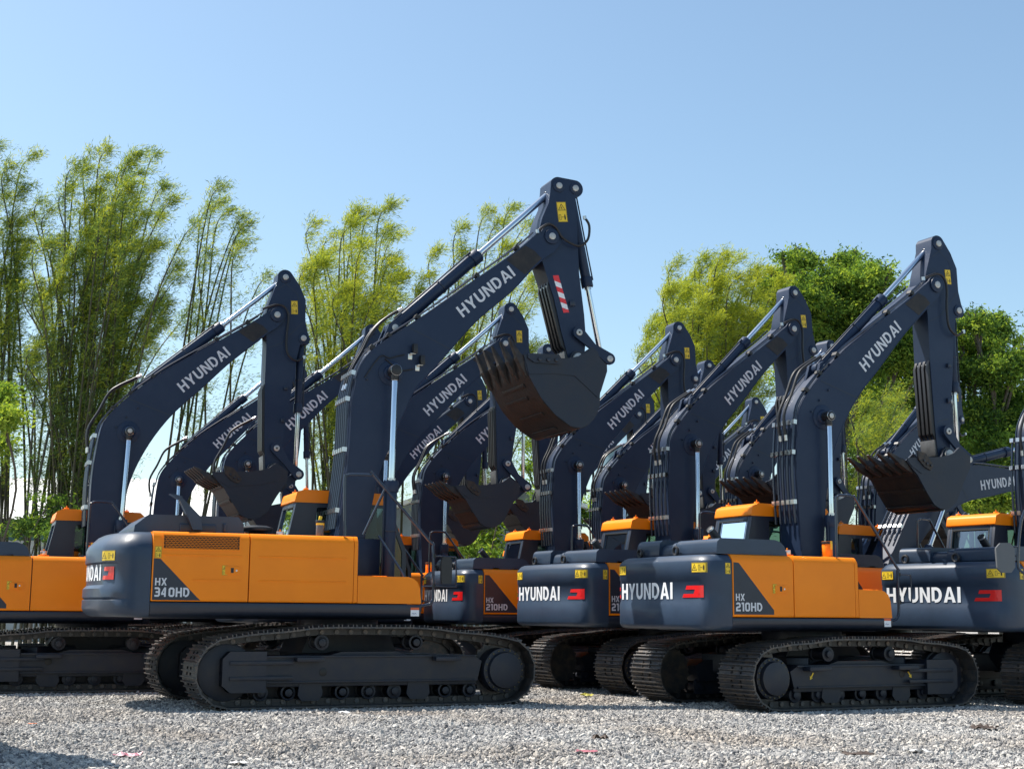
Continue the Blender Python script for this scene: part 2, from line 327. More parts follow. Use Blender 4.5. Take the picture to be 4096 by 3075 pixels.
def m_door(k, i, side):
    d = K[k]; g = .008
    x0, x1 = [(d['Wf']+.012, d['xd']-g), (d['xd']+g, d['xt']-g)][i]
    if i == 1: x1 -= .055
    mb, S = panel_mesh(k, x0, x1, side)
    y = S*(d['W']+.004)
    if k == 'big' and side == 'r':      # pressed swage lines
        for z in ((2.12,), (1.78,)):
            mb.box(x0+(.12 if (i or z[0] > 2) else .55), x1-.1, y-.004, y+.012, z[0], z[0]+.022, ORANGE)
    if i == 0 and side == 'r':
        mb.box(x1-.33, x1-.14, y-.006, y+.004, 1.68 if k == 'mid' else 1.87, 1.80 if k == 'mid' else 1.99, ORANGE)
    return mb.mesh('side_door', .008)
def m_front_post(k):
    d = K[k]; mb, S = panel_mesh(k, d['xt']-.055, d['xt'], 'r'); 
    return mb.mesh('corner_panel', .008)
def m_toolbox(k):
    d = K[k]; mb = MB(); z0, z1 = d['zo'], d['zst']; x0, x1 = d['xt']+.008, d['xf']; W = d['W']
    P = [(x0, z0), (x1, z0), (x1-.02, z1-.17), (x1-.06, z1-.07), (x1-.13, z1-.02), (x1-.2, z1), (x0, z1)]
    mb.prism(P, -W+.02, -W, ORANGE); mb.prism([(a-.004 if a > x0 else a, b-.004 if b > z0 else b) for a, b in P], -W+.8, -W+.02, ORANGE)
    for i in range(9): mb.box(x0+.04+i*.05, x0+.07+i*.05, -W+.1, -W+.5, z1, z1+.012, BLACK)
    return mb.mesh('tool_box', .01)
def m_model_plate(k):
    d = K[k]; mb = MB(); y = -d['W']-.003; x0 = d['Wf']+.03
    if k == 'mid': P = [(x0, 1.375), (x0+.70, 1.375), (x0+.70, 1.44), (x0+.09, 2.11), (x0, 2.115)]
    else: P = [(x0, 1.505), (x0+.66, 1.505), (x0+.6, 1.56), (x0+.09, 2.07), (x0, 2.075)]
    mb.add([(a, y, b) for a, b in P], [tuple(range(len(P)))], DARK)
    xt = x0+.03; s = 1.0 if k == 'mid' else 1.03; zb_ = P[0][1]+.045
    word_on(mb, 'HX', .155*s, .10*s, lambda a, b: (xt+a, y-.003, zb_+.15*s+b), GREYL, t=.19)
    word_on(mb, '210HD' if k == 'mid' else '340HD', .46*s, .125*s, lambda a, b: (xt+a, y-.003, zb_+b), GREYL, t=.2)
    return mb.mesh('model_plate')
def m_latch(k):
    d = K[k]; mb = MB(); y = -d['W']-.006; x = d['xd']-.27; z = 1.70 if k == 'mid' else 1.88
    mb.box(x, x+.15, y-.006, y, z, z+.095, ORANGE); mb.box(x+.01, x+.05, y-.008, y-.001, z+.012, z+.083, BLACK); mb.cyl((x+.09, y-.012, z+.045), (x+.09, y, z+.045), .013, ZINC, n=10)
    return mb.mesh('door_latch', 0)
def m_latch_sticker(k):
    d = K[k]; mb = MB(); x = d['xd']-.36; z = 1.68 if k == 'mid' else 1.86
    sticker(mb, lambda a, b, l: (x-.02+a, -d['W']-.004-l, z+b), .075, .135, True); return mb.mesh('warning_sticker')
def m_louvre():
    mb = MB(); y = -K['big']['W']; x0, x1, z0, z1 = -2.89, -1.84, 2.215, 2.395
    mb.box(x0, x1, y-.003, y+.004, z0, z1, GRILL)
    nx, nz = 20, 7; dx = (x1-x0)/nx; dz = (z1-z0)/nz; t = .006
    for j in range(nz+1):
        for i in range(nx):
            o = (dx/2 if j % 2 else 0); a = x0+i*dx+o
            if a+dx > x1+.001: continue
            P = [(a, z0+j*dz), (a+dx*.25, z0+j*dz+dz*.3), (a+dx*.75, z0+j*dz+dz*.3), (a+dx, z0+j*dz)]
            Q = [(a, z0+j*dz-t), (a+dx*.25, z0+j*dz-dz*.3-t), (a+dx*.75, z0+j*dz-dz*.3-t), (a+dx, z0+j*dz-t)]
            for R in ((P, Q) if 0 < j < nz else ((Q,) if j else (P,))):
                R = [(p[0], min(max(p[1], z0), z1)) for p in R]
                film(mb, strip(R, t*.65), lambda u, v: (u, y-.006-(.0005 if R is P else 0), v), ORANGE)
    for a, b, c, e in ((x0-.012, x1+.012, z0-.014, z0), (x0-.012, x1+.012, z1, z1+.014), (x0-.014, x0, z0, z1), (x1, x1+.014, z0, z1)): mb.box(a, b, y-.008, y+.002, c, e, ORANGE)
    return mb.mesh('louvre', 0)
def m_chassis(k):
    d = K[k]; mb = MB(); W = d['W']; zb, zo = d['zb'], d['zo']; x0, x1 = d['Wf']+.006, d['xf']
    for S in (-1, 1):
        P = [(S*(W-.35), zb), (S*(W-.12), zb-.005), (S*(W-.03), zb+.04), (S*W, zb+.1), (S*W, zo-.012), (S*(W-.35), zo-.012)]
        mb.prism(P, x0, x1+(.0 if S < 0 else .4), DARK, 'x')
    mb.box(x0, .9, -.7, .7, zb-.02, zo+.05, DARK)                 # centre section
    mb.box(x0+.02, d['xt']-.07, -W+.1, -.36, zo-.01, d['zO']-.03, NAVY)  # tanks behind the doors
    mb.box(x0+.02, -.95 if k == 'mid' else -1.5, -.37, W-.1, zo-.01, d['zO']-.03, NAVY)
    mb.box(-.3 if k == 'mid' else -.5, .55, -.36, -.30, zo, d['foot'][1]+.25, NAVY); mb.box(-.3 if k == 'mid' else -.5, .55, .24+.03, .33, zo, d['foot'][1]+.25, NAVY)
    mb.cyl((0, 0, zb-.22), (0, 0, zb), .62, DARK, n=32)
    return mb.mesh('chassis', .012)
def m_hood(k):
    mb = MB()
    if k == 'mid':
        z0, z1 = 2.235, 2.46
        def blk(y0, y1, h, x0=-2.42, x1=-1.16):
            P = [(x0, z0), (x1, z0), (x1-.05, h-.09), (x1-.12, h-.03), (x1-.22, h), (x0+.08, h), (x0+.02, h-.05)]
            mb.prism(P, y0, y1, NAVYB)
        blk(-1.2, -.13, z1); blk(-.13, .02, z1-.02, -2.40); blk(.02, .33, z1-.045, -2.38); blk(.33, .97, z1+.03)
    else:
        z0, z1 = 2.455, 2.71
        P = [(-3.25, z0), (-1.70, z0), (-1.70, z1-.1), (-1.78, z1), (-3.05, z1), (-3.24, z1-.16)]
        mb.prism(P, -1.0, 1.15, NAVYB)
        mb.box(-2.62, -2.1, -1.03, -1.0, z0+.02, z1-.12, DARK); mb.box(-2.0, -1.96, -1.04, -1.0, z0+.03, z1-.1, DARK)
    return mb.mesh('engine_hood', .035, 3)
def m_hood_handle():
    mb = MB(); mb.tube([(0, 0, 0), (.03, 0, .05), (.22, 0, .05), (.25, 0, 0)], .012, BLACK, 6); mb.box(.06, .2, -.02, .03, -.005, .02, ORANGE); return mb.mesh('hood_hinge')
def m_exhaust(k):
    mb = MB()
    if k == 'mid':
        mb.cyl((-1.70, -.3, 2.42), (-1.90, -.3, 2.64), .062, RUBBER); mb.cyl((-1.895, -.3, 2.636), (-1.915, -.3, 2.656), .064, SILVER, n=20, cap=False)
        mb.cyl((-1.87, -.3, 2.612), (-1.9135, -.3, 2.6545), .055, BLACK)
    else:
        P = [(-2.45, 2.5), (-2.32, 2.5), (-2.34, 2.68), (-2.62, 2.95), (-2.66, 2.93), (-2.52, 2.66)]
        mb.prism(P, -1.16, -1.02, NAVYB); mb.prism([(-2.61, 2.965), (-2.67, 2.925), (-2.80, 3.0), (-2.70, 2.99)], -1.17, -1.01, NAVYB)
    return mb.mesh('exhaust_pipe', .006)
def m_eye():
    mb = MB(); R, r = .06, .022; n = 20; vs = []; fs = []
    for i in range(n):
        for j in range(8):
            a = 2*PI*i/n; b = 2*PI*j/8; vs.append((r*math.sin(b), (R+r*math.cos(b))*math.cos(a), (R+r*math.cos(b))*math.sin(a)))
            fs.append((i*8+j, i*8+(j+1) % 8, ((i+1) % n)*8+(j+1) % 8, ((i+1) % n)*8+j))
    mb.add(vs, fs, RUBBER); return mb.mesh('lifting_eye')
def m_filter():
    mb = MB(); mb.cyl((0, 0, 0), (0, 0, .2), .08, ORANGE); mb.cyl((0, 0, .2), (0, 0, .245), .086, RUBBER); mb.cyl((0, 0, -.01), (0, 0, .02), .095, ORANGE); mb.box(-.012, .03, -.0875, -.083, .12, .25, YEL); return mb.mesh('filler_canister', .004)
def m_cap():
    mb = MB(); mb.cyl((0, 0, 0), (0, 0, .03), .09, ORANGE); mb.cyl((0, 0, .03), (0, 0, .1), .055, SILVER); mb.cyl((0, 0, .1), (0, 0, .13), .012, BLACK, n=8); return mb.mesh('fuel_cap', .004)
def m_precleaner():
    mb = MB(); mb.cyl((0, 0, 0), (0, 0, .1), .12, BLACK); mb.cyl((0, 0, .1), (0, 0, .13), .14, BLACK, .24, 28); mb.cyl((0, 0, .13), (0, 0, .18), .24, RUBBER, n=28); mb.cyl((0, 0, .18), (0, 0, .21), .24, RUBBER, .15, 28); return mb.mesh('air_precleaner', .006)
def m_grease_can():
    mb = MB(); mb.cyl((0, 0, 0), (0, 0, .2), .055, GREYSH); mb.cyl((0, 0, .2), (0, 0, .235), .066, RUBBER); mb.cyl((0, 0, .165), (0, 0, .2), .0575, YEL); mb.cyl((0, 0, .235), (.01, 0, .3), .025, YEL); return mb.mesh('grease_pump', .003)
def rail_path(k):
    if k == 'mid': return [(-.26, 2.23), (-.25, 3.06), (-.22, 3.14), (-.15, 3.17), (.02, 3.17), (.10, 3.15), (.16, 3.09), (.88, 2.13), (.91, 2.06), (.91, 1.5), (.89, 1.38), (.84, 1.32), (.7, 1.28)], [(.91, 2.0), (1.12, 2.0), (1.16, 1.97), (1.16, 1.62), (1.12, 1.585), (.91, 1.58)]
    return [(-.30, 2.45), (-.32, 3.28), (-.29, 3.34), (-.22, 3.36), (.08, 3.365), (.14, 3.34), (1.0, 2.42), (1.06, 2.34), (1.07, 1.62), (1.05, 1.53), (1.0, 1.48), (.82, 1.45)], [(1.06, 2.2), (1.38, 2.19), (1.42, 2.15), (1.43, 1.8), (1.4, 1.75), (1.06, 1.76)]
def m_rail(k):
    a, b = rail_path(k); y = -K[k]['W']+.06; mb = MB()
    mb.tube([(x, y, z) for x, z in a], .021 if k == 'mid' else .023, PIPE, 8, 3)
    if k == 'big':
        mb.tube([(.30, y, 3.18), (.05, y+.25, 2.5)], .02, PIPE, 6); mb.tube([(.36, y+.5, 2.5), (.62, y+.1, 1.95), (.66, y, 1.8)], .02, PIPE, 6); mb.tube([(1.07, y, 1.75), (.9, y, 1.75), (.88, y, 1.5)], .014, PIPE, 6)
    return mb.mesh('handrail')
def m_mirror_frame(k):
    a, b = rail_path(k); y = -K[k]['W']+.06; mb = MB(); mb.tube([(x, y-.01, z) for x, z in b], .012, PIPE, 6, 3)
    for z in (b[0][1], b[-1][1]): mb.cyl((b[0][0]+.02, y-.01, z-.03), (b[0][0]+.02, y-.01, z+.03), .022, BLACK, n=8)
    return mb.mesh('mirror_frame')
def m_mirror():
    mb = MB(); mb.prism([(-.075, -.2), (.075, -.2), (.085, -.1), (.085, .12), (.06, .2), (-.06, .2), (-.085, .12), (-.085, -.1)], -.025, .025, RUBBER)
    mb.prism([(-.062, -.17), (.062, -.17), (.068, .1), (.045, .175), (-.045, .175), (-.068, .1)], -.029, -.0255, MIRR); return mb.mesh('mirror', .012)
def m_cab(k):
    z = 0; mb = MB(); y0, y1 = .32, 1.30
    T = .05
    def quad_wall(P, ya, yb, m=DARK): mb.prism(P, ya, yb, m)
    # right wall (towards the boom) and left wall as framed panels with real openings
    for ya, yb in ((y0, y0+T), (y1-T, y1)):
        quad_wall([(-.80, 1.3), (1.15, 1.3), (1.15, 1.75), (-.80, 1.75)], ya, yb)
        quad_wall([(-.80, 1.75), (-.34, 1.75), (-.34, 2.97), (-.66, 2.97), (-.80, 2.3)], ya, yb)
        quad_wall([(-.10, 1.75), (-.02, 1.75), (-.02, 2.97), (-.10, 2.97)], ya, yb)
        quad_wall([(-.34, 2.86), (-.10, 2.86), (-.10, 2.97), (-.34, 2.97)], ya, yb); quad_wall([(-.34, 1.75), (-.10, 1.75), (-.10, 2.28), (-.34, 2.28)], ya, yb)
        quad_wall([(-.02, 2.88), (.80, 2.88), (.76, 2.97), (-.02, 2.97)], ya, yb); quad_wall([(.80, 2.88), (1.08, 2.2), (1.08, 1.75), (1.15, 1.75), (1.15, 2.2), (.84, 2.97), (.76, 2.97)], ya, yb)
    # rear wall: sloping frame round the rear window, lighter navy standing in for sunlight
    def rx(zz): return -.80 if zz < 2.3 else -.80+(zz-2.3)/.67*.14
    def rw(ya, yb, za, zb): mb.add([(rx(zz)+dx, yy, zz) for dx in (0, .05) for zz in (za, zb) for yy in (ya, yb)], [(0, 1, 3, 2), (4, 6, 7, 5), (0, 4, 5, 1), (2, 3, 7, 6), (0, 2, 6, 4), (1, 5, 7, 3)], NAVYB)
    rw(y0+T, y1-T, 1.3, 2.3); rw(y0+T, y0+.115, 2.3, 2.97); rw(y1-.095, y1-T, 2.3, 2.97); rw(y0+.115, y1-.095, 2.87, 2.97); rw(y0+.115, y1-.095, 2.3, 2.32)
    mb.box(-.78, 1.14, y0+T, y1-T, 1.3, 1.36, DARK); mb.box(1.09, 1.15, y0+T, y1-T, 1.36, 1.8, DARK)
    return mb.mesh('cab', .008)
def m_cab_roof():
    mb = MB(); P = [(-.705, 2.93), (.88, 2.93), (.87, 3.03), (.78, 3.11), (-.55, 3.135), (-.665, 3.09)]
    mb.prism(P, .30, 1.32, ORANGE); return mb.mesh('cab_roof', .035, 3)
def m_rear_window():
    mb = MB(); P = [(.43, 2.315), (1.21, 2.315), (1.21, 2.875), (.43, 2.875)]
    def rx(zz): return -.80+(zz-2.3)/.67*.14
    mb.add([(rx(z)+.03, y, z) for y, z in P], [(0, 1, 2, 3)], GLASS)
    film(mb, strip([(.44, 2.325), (1.2, 2.325), (1.2, 2.865), (.44, 2.865)], .02, True), lambda y, z: (rx(z)-.004, y, z), BLACK); return mb.mesh('rear_window')
def m_window(i, left):
    mb = MB(); y = 1.275 if left else .345
    P = [[(-.35, 2.27), (-.09, 2.27), (-.09, 2.87), (-.35, 2.87)], [(-.03, 1.74), (1.09, 1.74), (1.09, 2.2), (.8, 2.89), (-.03, 2.89)]][i]
    mb.add([(a, y, b) for a, b in P], [tuple(range(len(P)))], GLASS); return mb.mesh('side_window')
def m_windscreen():
    mb = MB(); mb.add([(1.12, .37, 1.8), (1.12, 1.25, 1.8), (1.12, 1.25, 2.2), (1.12, .37, 2.2), (.81, .37, 2.96), (.81, 1.25, 2.96)], [(0, 1, 2, 3), (3, 2, 5, 4)], GLASS); return mb.mesh('windscreen')
def m_seat():
    mb = MB(); mb.box(-.25, .3, .56, 1.06, 1.75, 1.92, LEATHER); mb.box(-.38, -.24, .56, 1.06, 1.9, 2.55, LEATHER); mb.box(-.36, -.27, .68, .94, 2.57, 2.76, LEATHER); mb.box(-.2, .2, .6, 1.0, 1.36, 1.75, BLACK); return mb.mesh('operator_seat', .04, 3)
def m_beacon():
    mb = MB(); mb.cyl((0, 0, 0), (0, 0, .035), .045, ORANGE, .04, 14); mb.cyl((0, 0, .035), (0, 0, .07), .008, BLACK, n=6); return mb.mesh('roof_plug', .004)

STAIN = mat('scorched_paint', (.017, .016, .02), .6, var=.4, vscale=6, dirt=(.03, .024, .02))
# ---- boom, arm, bucket
def boom_outline(k):
    d = K[k]; L1 = d['L1']; r = .165 if k == 'mid' else .2
    tip = [(L1+r*math.cos(a), r*math.sin(a)) for a in np.linspace(-1.75, 1.75, 13)]
    P = d['low']+tip+d['up']; up = catmull([(p[0], p[1], 0) for p in d['up']], 3); lo = catmull([(p[0], p[1], 0) for p in d['low']], 3)
    return [(p[0], p[1]) for p in lo]+tip+[(p[0], p[1]) for p in up]
def m_boom(k):
    d = K[k]; mb = MB(); h = d['bhw']; mb.prism(boom_outline(k), -h, h, NAVY)
    # flange lips along the top and bottom edges
    for E in (d['up'][2:-1], d['low'][2:-1]):
        P = catmull([(a, 0, b) for a, b in E], 3)
        for S in (-1, 1): mb.tube([(p.x, S*(h-.006), p.z) for p in P], .013, NAVY, 5)
    ax, ay = d['af']; us = d['up']
    for S in (-1, 1):
        y = S*.14
        P = [(ax-.5, ay+.02), (ax-.06, ay+.10), (ax, ay+.12), (ax+.08, ay+.07), (ax+.1, ay-.02), (ax+.16, ay-.22), (ax-.5, ay-.12)]
        mb.prism(P, y-.03, y+.03, NAVY)
        # boss round the boom-cylinder pin
        bx, bz = d['bc']; mb.cyl((bx, S*h, bz), (bx, S*(h+.012), bz), .2, NAVY, n=36); mb.cyl((bx, S*h, bz), (bx, S*(h+.05), bz), .13, NAVY, .1, 28)
        L1 = d['L1']; mb.cyl((L1, S*h, 0), (L1, S*(h+.035), 0), .13, NAVY, n=28)
        # welded seams
        a = (2.85, .55) if k == 'mid' else (3.05, .47); b = (2.55, 1.36) if k == 'mid' else (2.75, 1.38)
        for q in ([(2.97, .54), (2.8, 1.28)] if k == 'mid' else [(3.75, .37), (3.62, 1.1)],):
            film(mb, strip(q, .014), lambda u, v: (u, S*(h+.006), v), DARK)
        u0, u1 = (4.98, 5.32) if k == 'mid' else (5.6, 6.02)
        st = lambda u: (float(np.interp(u, [p[0] for p in d['low']], [p[1] for p in d['low']])), float(np.interp(u, [p[0] for p in d['up'][::-1]], [p[1] for p in d['up'][::-1]])))
        q = [(u0, st(u0)[0]+.03), (u1, st(u1)[0]+.03), (u1+.03, (st(u1)[0]+st(u1)[1])/2), (u1, st(u1)[1]-.03), (u0, st(u0)[1]-.03)]
        film(mb, [q], lambda u, v: (u, S*(h+.004), v), STAIN)
        for u, v in ([(2.25, 1.2), (2.5, 1.15), (2.75, 1.08)] if k == 'mid' else [(2.5, 1.2)]): mb.cyl((u, S*h, v), (u, S*(h+.03), v), .02, DARK, n=8)
    return mb.mesh('boom', .014)
def m_boom_pin(k, i):
    d = K[k]; mb = MB(); h = d['bhw']
    if i == 0:
        bx, bz = d['bc']; bl = d['bclat']; mb.cyl((bx, -bl-.07, bz), (bx, bl+.07, bz), .07, RUBBER, n=24)
        for S in (-1, 1): mb.cyl((bx, S*(bl+.07), bz), (bx, S*(bl+.076), bz), .045, PIN, n=20)
    if i == 1: ax, az = d['af']; mb.cyl((ax, -.18, az), (ax, .18, az), .055, PIN, n=20)
    if i == 2: mb.cyl((d['L1'], -h-.05, 0), (d['L1'], h+.05, 0), .06, PIN, n=20)
    return mb.mesh('pin', .004)
def offs(P, o):
    out = []
    for i, p in enumerate(P):
        a = Vector(P[max(0, i-1)]); b = Vector(P[min(len(P)-1, i+1)]); t = (b-a).normalized(); n = Vector((t.y, -t.x))
        out.append((p[0]+n.x*o, p[1]+n.y*o))
    return out
def m_pipes(k):
    """steel lines up the back of the boom with clamps, then along its upper edge"""
    d = K[k]; mb = MB(); up = [p for p in d['up']][::-1]      # from foot to tip; outside is up/left
    back = [p for p in up if p[0] > .25 and p[0] < (2.15 if k == 'mid' else 2.6)]
    back = [(q[0], q[1]) for q in back]
    o = offs(back, -.085)
    n = 5 if k == 'mid' else 6
    for i in range(n):
        y = -d['bhw']*.98+i*d['bhw']*1.96/(n-1)
        mb.tube([(a, y, b) for a, b in o], .020, PIPE, 8, 3)
    for j in (1, 3, len(o)-2, len(o)-1):
        a, b = o[j]; t = (Vector(o[min(j+1, len(o)-1)])-Vector(o[j-1])).normalized(); ang = math.atan2(t.y, t.x)
        for i in range(n):
            y = -d['bhw']*.98+i*d['bhw']*1.96/(n-1)
            M = Matrix.Translation((a, y, b)) @ Matrix.Rotation(-ang, 4, 'Y'); mb.box(-.035, .035, -.035, .035, -.03, .034, ZINC, M)
    # along the upper edge to the tip
    edge = [p for p in up if p[0] > (1.9 if k == 'mid' else 2.4)]; e2 = offs(edge, -.05)
    for y in (-d['bhw']*.9, -d['bhw']*.68, d['bhw']*.8):
        mb.tube([(a, y, b) for a, b in e2], .014, PIPE, 6, 3)
    for f in (.25, .42, .6, .8, .93):
        i = int(f*(len(e2)-1)); p = e2[i]; mb.box(p[0]-.03, p[0]+.03, -d['bhw'], -d['bhw']*.55, p[1]-.05, p[1]+.03, BLACK)
    return mb.mesh('hydraulic_pipes')
def m_boom_hose(k):
    mb = MB()
    Q = [(1.62, 1.33), (1.95, 1.56), (2.35, 1.60), (2.7, 1.64), (2.9, 1.58), (3.12, 1.46), (3.3, 1.36)] if k == 'mid' else [(2.2, 1.37), (2.52, 1.46), (2.9, 1.50), (3.17, 1.54), (3.43, 1.52), (3.66, 1.45), (3.86, 1.36)]
    for y in (-.14, .0): mb.tube([(a, y, b) for a, b in Q], .024, RUBBER, 8, 4)
    for y in (-.14, .0):
        for a, b in ((0, 1), (-2, -1)):
            p, q = Q[a], Q[b]; t = Vector((q[0]-p[0], 0, q[1]-p[1])).normalized()*.09; s = Vector((p[0], y, p[1])) if a == 0 else Vector((q[0], y, q[1]))-t
            mb.cyl(s, s+t, .03, ZINC, n=10)
    return mb.mesh('hose')
def m_boom_letters(k, side):
    d = K[k]; mb = MB(); y = d['bhw']+.004
    if k == 'mid': a, b, h = (3.451, .578), (4.542, .276), .20
    else: a, b, h = (4.317, .478), (5.489, .144), .20
    t = (Vector(b)-Vector(a)); W = t.length; t.normalize(); n = Vector((-t.y, t.x))
    if side == 'r': fn = lambda s_, v: (a[0]+t.x*s_+n.x*v, -y, a[1]+t.y*s_+n.y*v)
    else: fn = lambda s_, v: (b[0]-t.x*s_+n.x*v, y, b[1]-t.y*s_+n.y*v)
    word_on(mb, 'HYUNDAI', W, h, fn, GREYL, t=.185, gap=.13); return mb.mesh('lettering')
def m_arm(k):
    d = K[k]; mb = MB(); h = d['ahw']; P = d['arm']
    # rounded top
    mb.prism(P, -h, h, NAVY)
    for S in (-1, 1):
        for q, r in ((d['tp'], .11), (d['bf'], .1), (d['lp'], .1)): mb.cyl((q[0], S*h, q[1]), (q[0], S*(h+.02), q[1]), r, NAVY, n=24)
        if k == 'mid':
            for q in ([(.1, .52), (.52, .1), (.62, -.15)], [(-.5, .02), (-.62, .2), (-.45, .40), (-.1, .5)], [(2.35, -.2), (2.3, .06)]):
                film(mb, strip(q, .012), lambda u, v: (u, S*(h+.004), v), DARK)
            mb.box(1.35, 1.42, S*(h+.0), S*(h+.05), .12, .2, DARK); mb.box(1.95, 2.03, S*(h+.0), S*(h+.05), .05, .12, DARK)
        else: mb.box(1.1, 1.2, S*h, S*(h+.05), .2, .3, DARK)
    return mb.mesh('arm', .016)
def m_arm_pin(k, i):
    d = K[k]; mb = MB(); h = d['ahw']; q = d[('tp', 'bf', 'lp', 'le')[i]]; e = .04 if i < 2 else .1
    mb.cyl((q[0], -h-e, q[1]), (q[0], h+e, q[1]), .055, PIN, n=20)
    if i == 2: mb.cyl((q[0], -h-.104, q[1]), (q[0], -h-.1, q[1]), .02, BLACK, n=10)
    return mb.mesh('pin', .004)
def m_wear(k):
    d = K[k]; mb = MB(); h = d['ahw']; u0, u1 = d['wear']; P = sorted([p for p in d['arm'] if p[1] < (-.1 if k == 'mid' else .12)])
    def fv(u):
        xs = sorted([(p[0], p[1]) for p in d['arm'][-7:]] if k == 'mid' else [(p[0], p[1]) for p in d['arm'][-7:]]); return float(np.interp(u, [p[0] for p in xs], [p[1] for p in xs]))
    for i in range(4):
        y = -h*.78+i*h*1.56/3
        Q = [(u0, fv(u0)), (u0+.12, fv(u0+.12)-.055), (u1-.1, fv(u1-.1)-.055), (u1, fv(u1)), (u1, fv(u1)+.02), (u0, fv(u0)+.02)]
        mb.prism(Q, y-.027, y+.027, RUBBER)
    for i in range(3):
        y = -h*.52+i*h*1.04/2; mb.prism([(u0+.05, fv(u0)-.012), (u1-.08, fv(u1)-.012), (u1-.08, fv(u1)+.01), (u0+.05, fv(u0)+.01)], y-.012, y+.012, SILVER)
    mb.prism([(u1, fv(u1)-.035), (u1+.28, fv(u1)-.03), (u1+.28, fv(u1)+.02), (u1, fv(u1)+.02)], -h*.9, h*.9, GREYP)
    return mb.mesh('wear_strips', .004)
GREYP = mat('bare_wear_plate', (.12, .12, .12), .5, metal=.5, var=.2, vscale=8)
def m_arm_sticker(k):
    d = K[k]; mb = MB(); h = d['ahw']+.004
    # the sticker stands upright when the arm hangs: its up is -u
    if k == 'mid': u1, v0, w_, h_ = -.04, .285, .13, .26
    else: u1, v0, w_, h_ = -.265, .19, .175, .35
    sticker(mb, lambda a, b, l: (u1-b, -h-l, v0+a), w_, h_, True); return mb.mesh('warning_sticker')
def m_reflective():
    mb = MB(); h = K['big']['ahw']+.004; n = 7
    a0, a1 = Vector((.655, -.035)), Vector((1.30, .08)); wv = Vector((0, .105)); t = (a1-a0)/n
    for i in range(n):
        p = a0+t*i; q = a0+t*(i+1); sl = t*.5
        P = [p-(sl*0), q, q+wv+sl*(0 if i == n-1 else 1)*1, p+wv+sl*(0 if i == 0 else 1)*1]
        mb.add([(c.x, -h, c.y) for c in P], [(0, 1, 2, 3)], RED if i % 2 == 0 else WHITE)
    return mb.mesh('reflective_strip')
def m_arm_hose(k):
    d = K[k]; mb = MB(); y = -d['ahw']-.09
    Q = [(-.09, -.3), (-.15, -.14), (-.193, .02), (-.146, .151), (.036, .215), (.408, .17), (.723, .184), (.862, .338), (.80, .50)] if k == 'mid' else [(-.089, -.26), (-.172, -.143), (-.213, -.015), (-.138, .098), (.022, .185), (.141, .355), (.174, .506), (.062, .661), (-.169, .714), (-.31, .648)]
    mb.tube([(a, y, b) for a, b in Q], .022, RUBBER, 8, 4)
    for q in (Q[0], Q[-1]): mb.cyl((q[0]-.03, y, q[1]), (q[0]+.03, y, q[1]), .03, ZINC, n=10)
    return mb.mesh('hose')
def m_bucket(k):
    d = K[k]; mb = MB(); bw = d['bw']; sh = catmull([(a, b, 0) for a, b in d['shell']], 4); t = .035
    # curved shell with thickness
    pts = [(p[0], p[1]) for p in sh]; cx, cz = .42, -.45
    inner = [(a+(cx-a)*.05, b+(cz-b)*.05) for a, b in pts]
    mb.prism(pts+inner[::-1], -bw+.01, bw-.01, SHELL)
    for S in (-1, 1):
        ya, yb = (S*(bw-.03), S*(bw+.012))
        mb.prism(d['bucket'], min(ya, yb), max(ya, yb), BUCK)
        # edge reinforcement, side cutter and ear
        if k == 'mid':
            mb.prism([(.07, -1.2), (.2, -1.1), (.33, -.9), (.30, -.3), (.22, .05), (.1, .1), (.0, .0), (.06, -.5), (.06, -.9)], *sorted((S*(bw+.012), S*(bw+.022))), BUCK)
            mb.prism([(-.05, -.98), (.0, -.80), (.2, -.66), (.28, -.72), (.22, -.85), (.1, -.96)], *sorted((S*(bw+.022), S*(bw+.05))), RUST)
            for u, v in ((.17, -.80), (.2, -.72), (.12, -.86)): mb.cyl((u, S*(bw+.05), v), (u, S*(bw+.07), v), .022, DARK, n=8)
        else:
            mb.prism([(-.03, -1.2), (.28, -1.15), (.3, -.72), (.36, -.35), (.75, .02), (.62, .1), (.32, .24), (.1, .13), (-.06, .03), (.05, -.25), (.07, -.5)], *sorted((S*(bw+.012), S*(bw+.025))), BUCK)
            mb.prism([(-.05, -1.12), (.0, -.6), (.1, -.55), (.16, -.62), (.1, -1.05), (.02, -1.15)], *sorted((S*(bw+.025), S*(bw+.06))), BUCK)
            for u, v in ((.06, -.95), (.08, -.8), (.09, -.66)): mb.cyl((u, S*(bw+.06), v), (u, S*(bw+.085), v), .035, DARK, n=10)
    for S in (-1, 1):     # hinge ears
        y = S*(d['ahw']+.06); r = .13
        mb.prism([(-r, -.02), (-r*.7, -r*.7), (0, -r), (.3, -.25), (.5, .0), (.3, .25), (.0, .16), (-r*.8, .1)], y-.025, y+.025, BUCK)
        mb.cyl((0, y-.03, 0), (0, y+.04*S+.03*S, 0), .09, PIN, n=20)
    # wear bars across the shell
    idx = [int(f*(len(pts)-1)) for f in ((.18, .30, .42, .55) if k == 'mid' else (.2, .27, .36, .44, .52, .60))]
    for n_, i in enumerate(idx):
        a = Vector(pts[i]); b = Vector(pts[i+1]); tt = (b-a).normalized(); nn = Vector((tt.y, -tt.x))
        if (a-Vector((cx, cz))).dot(nn) < 0: nn = -nn
        wd = .035; full = bw-.01 if k == 'mid' else bw*.62
        y0 = -full if k == 'mid' else -full+(n_ % 2)*.12
        Q = [a-tt*wd, a+tt*wd, a+tt*wd+nn*.018, a-tt*wd+nn*.018]
        mb.prism([(q.x, q.y) for q in Q], y0, full-(0 if k == 'mid' else (1-n_ % 2)*.12), SHELL)
    return mb.mesh('bucket', .005)
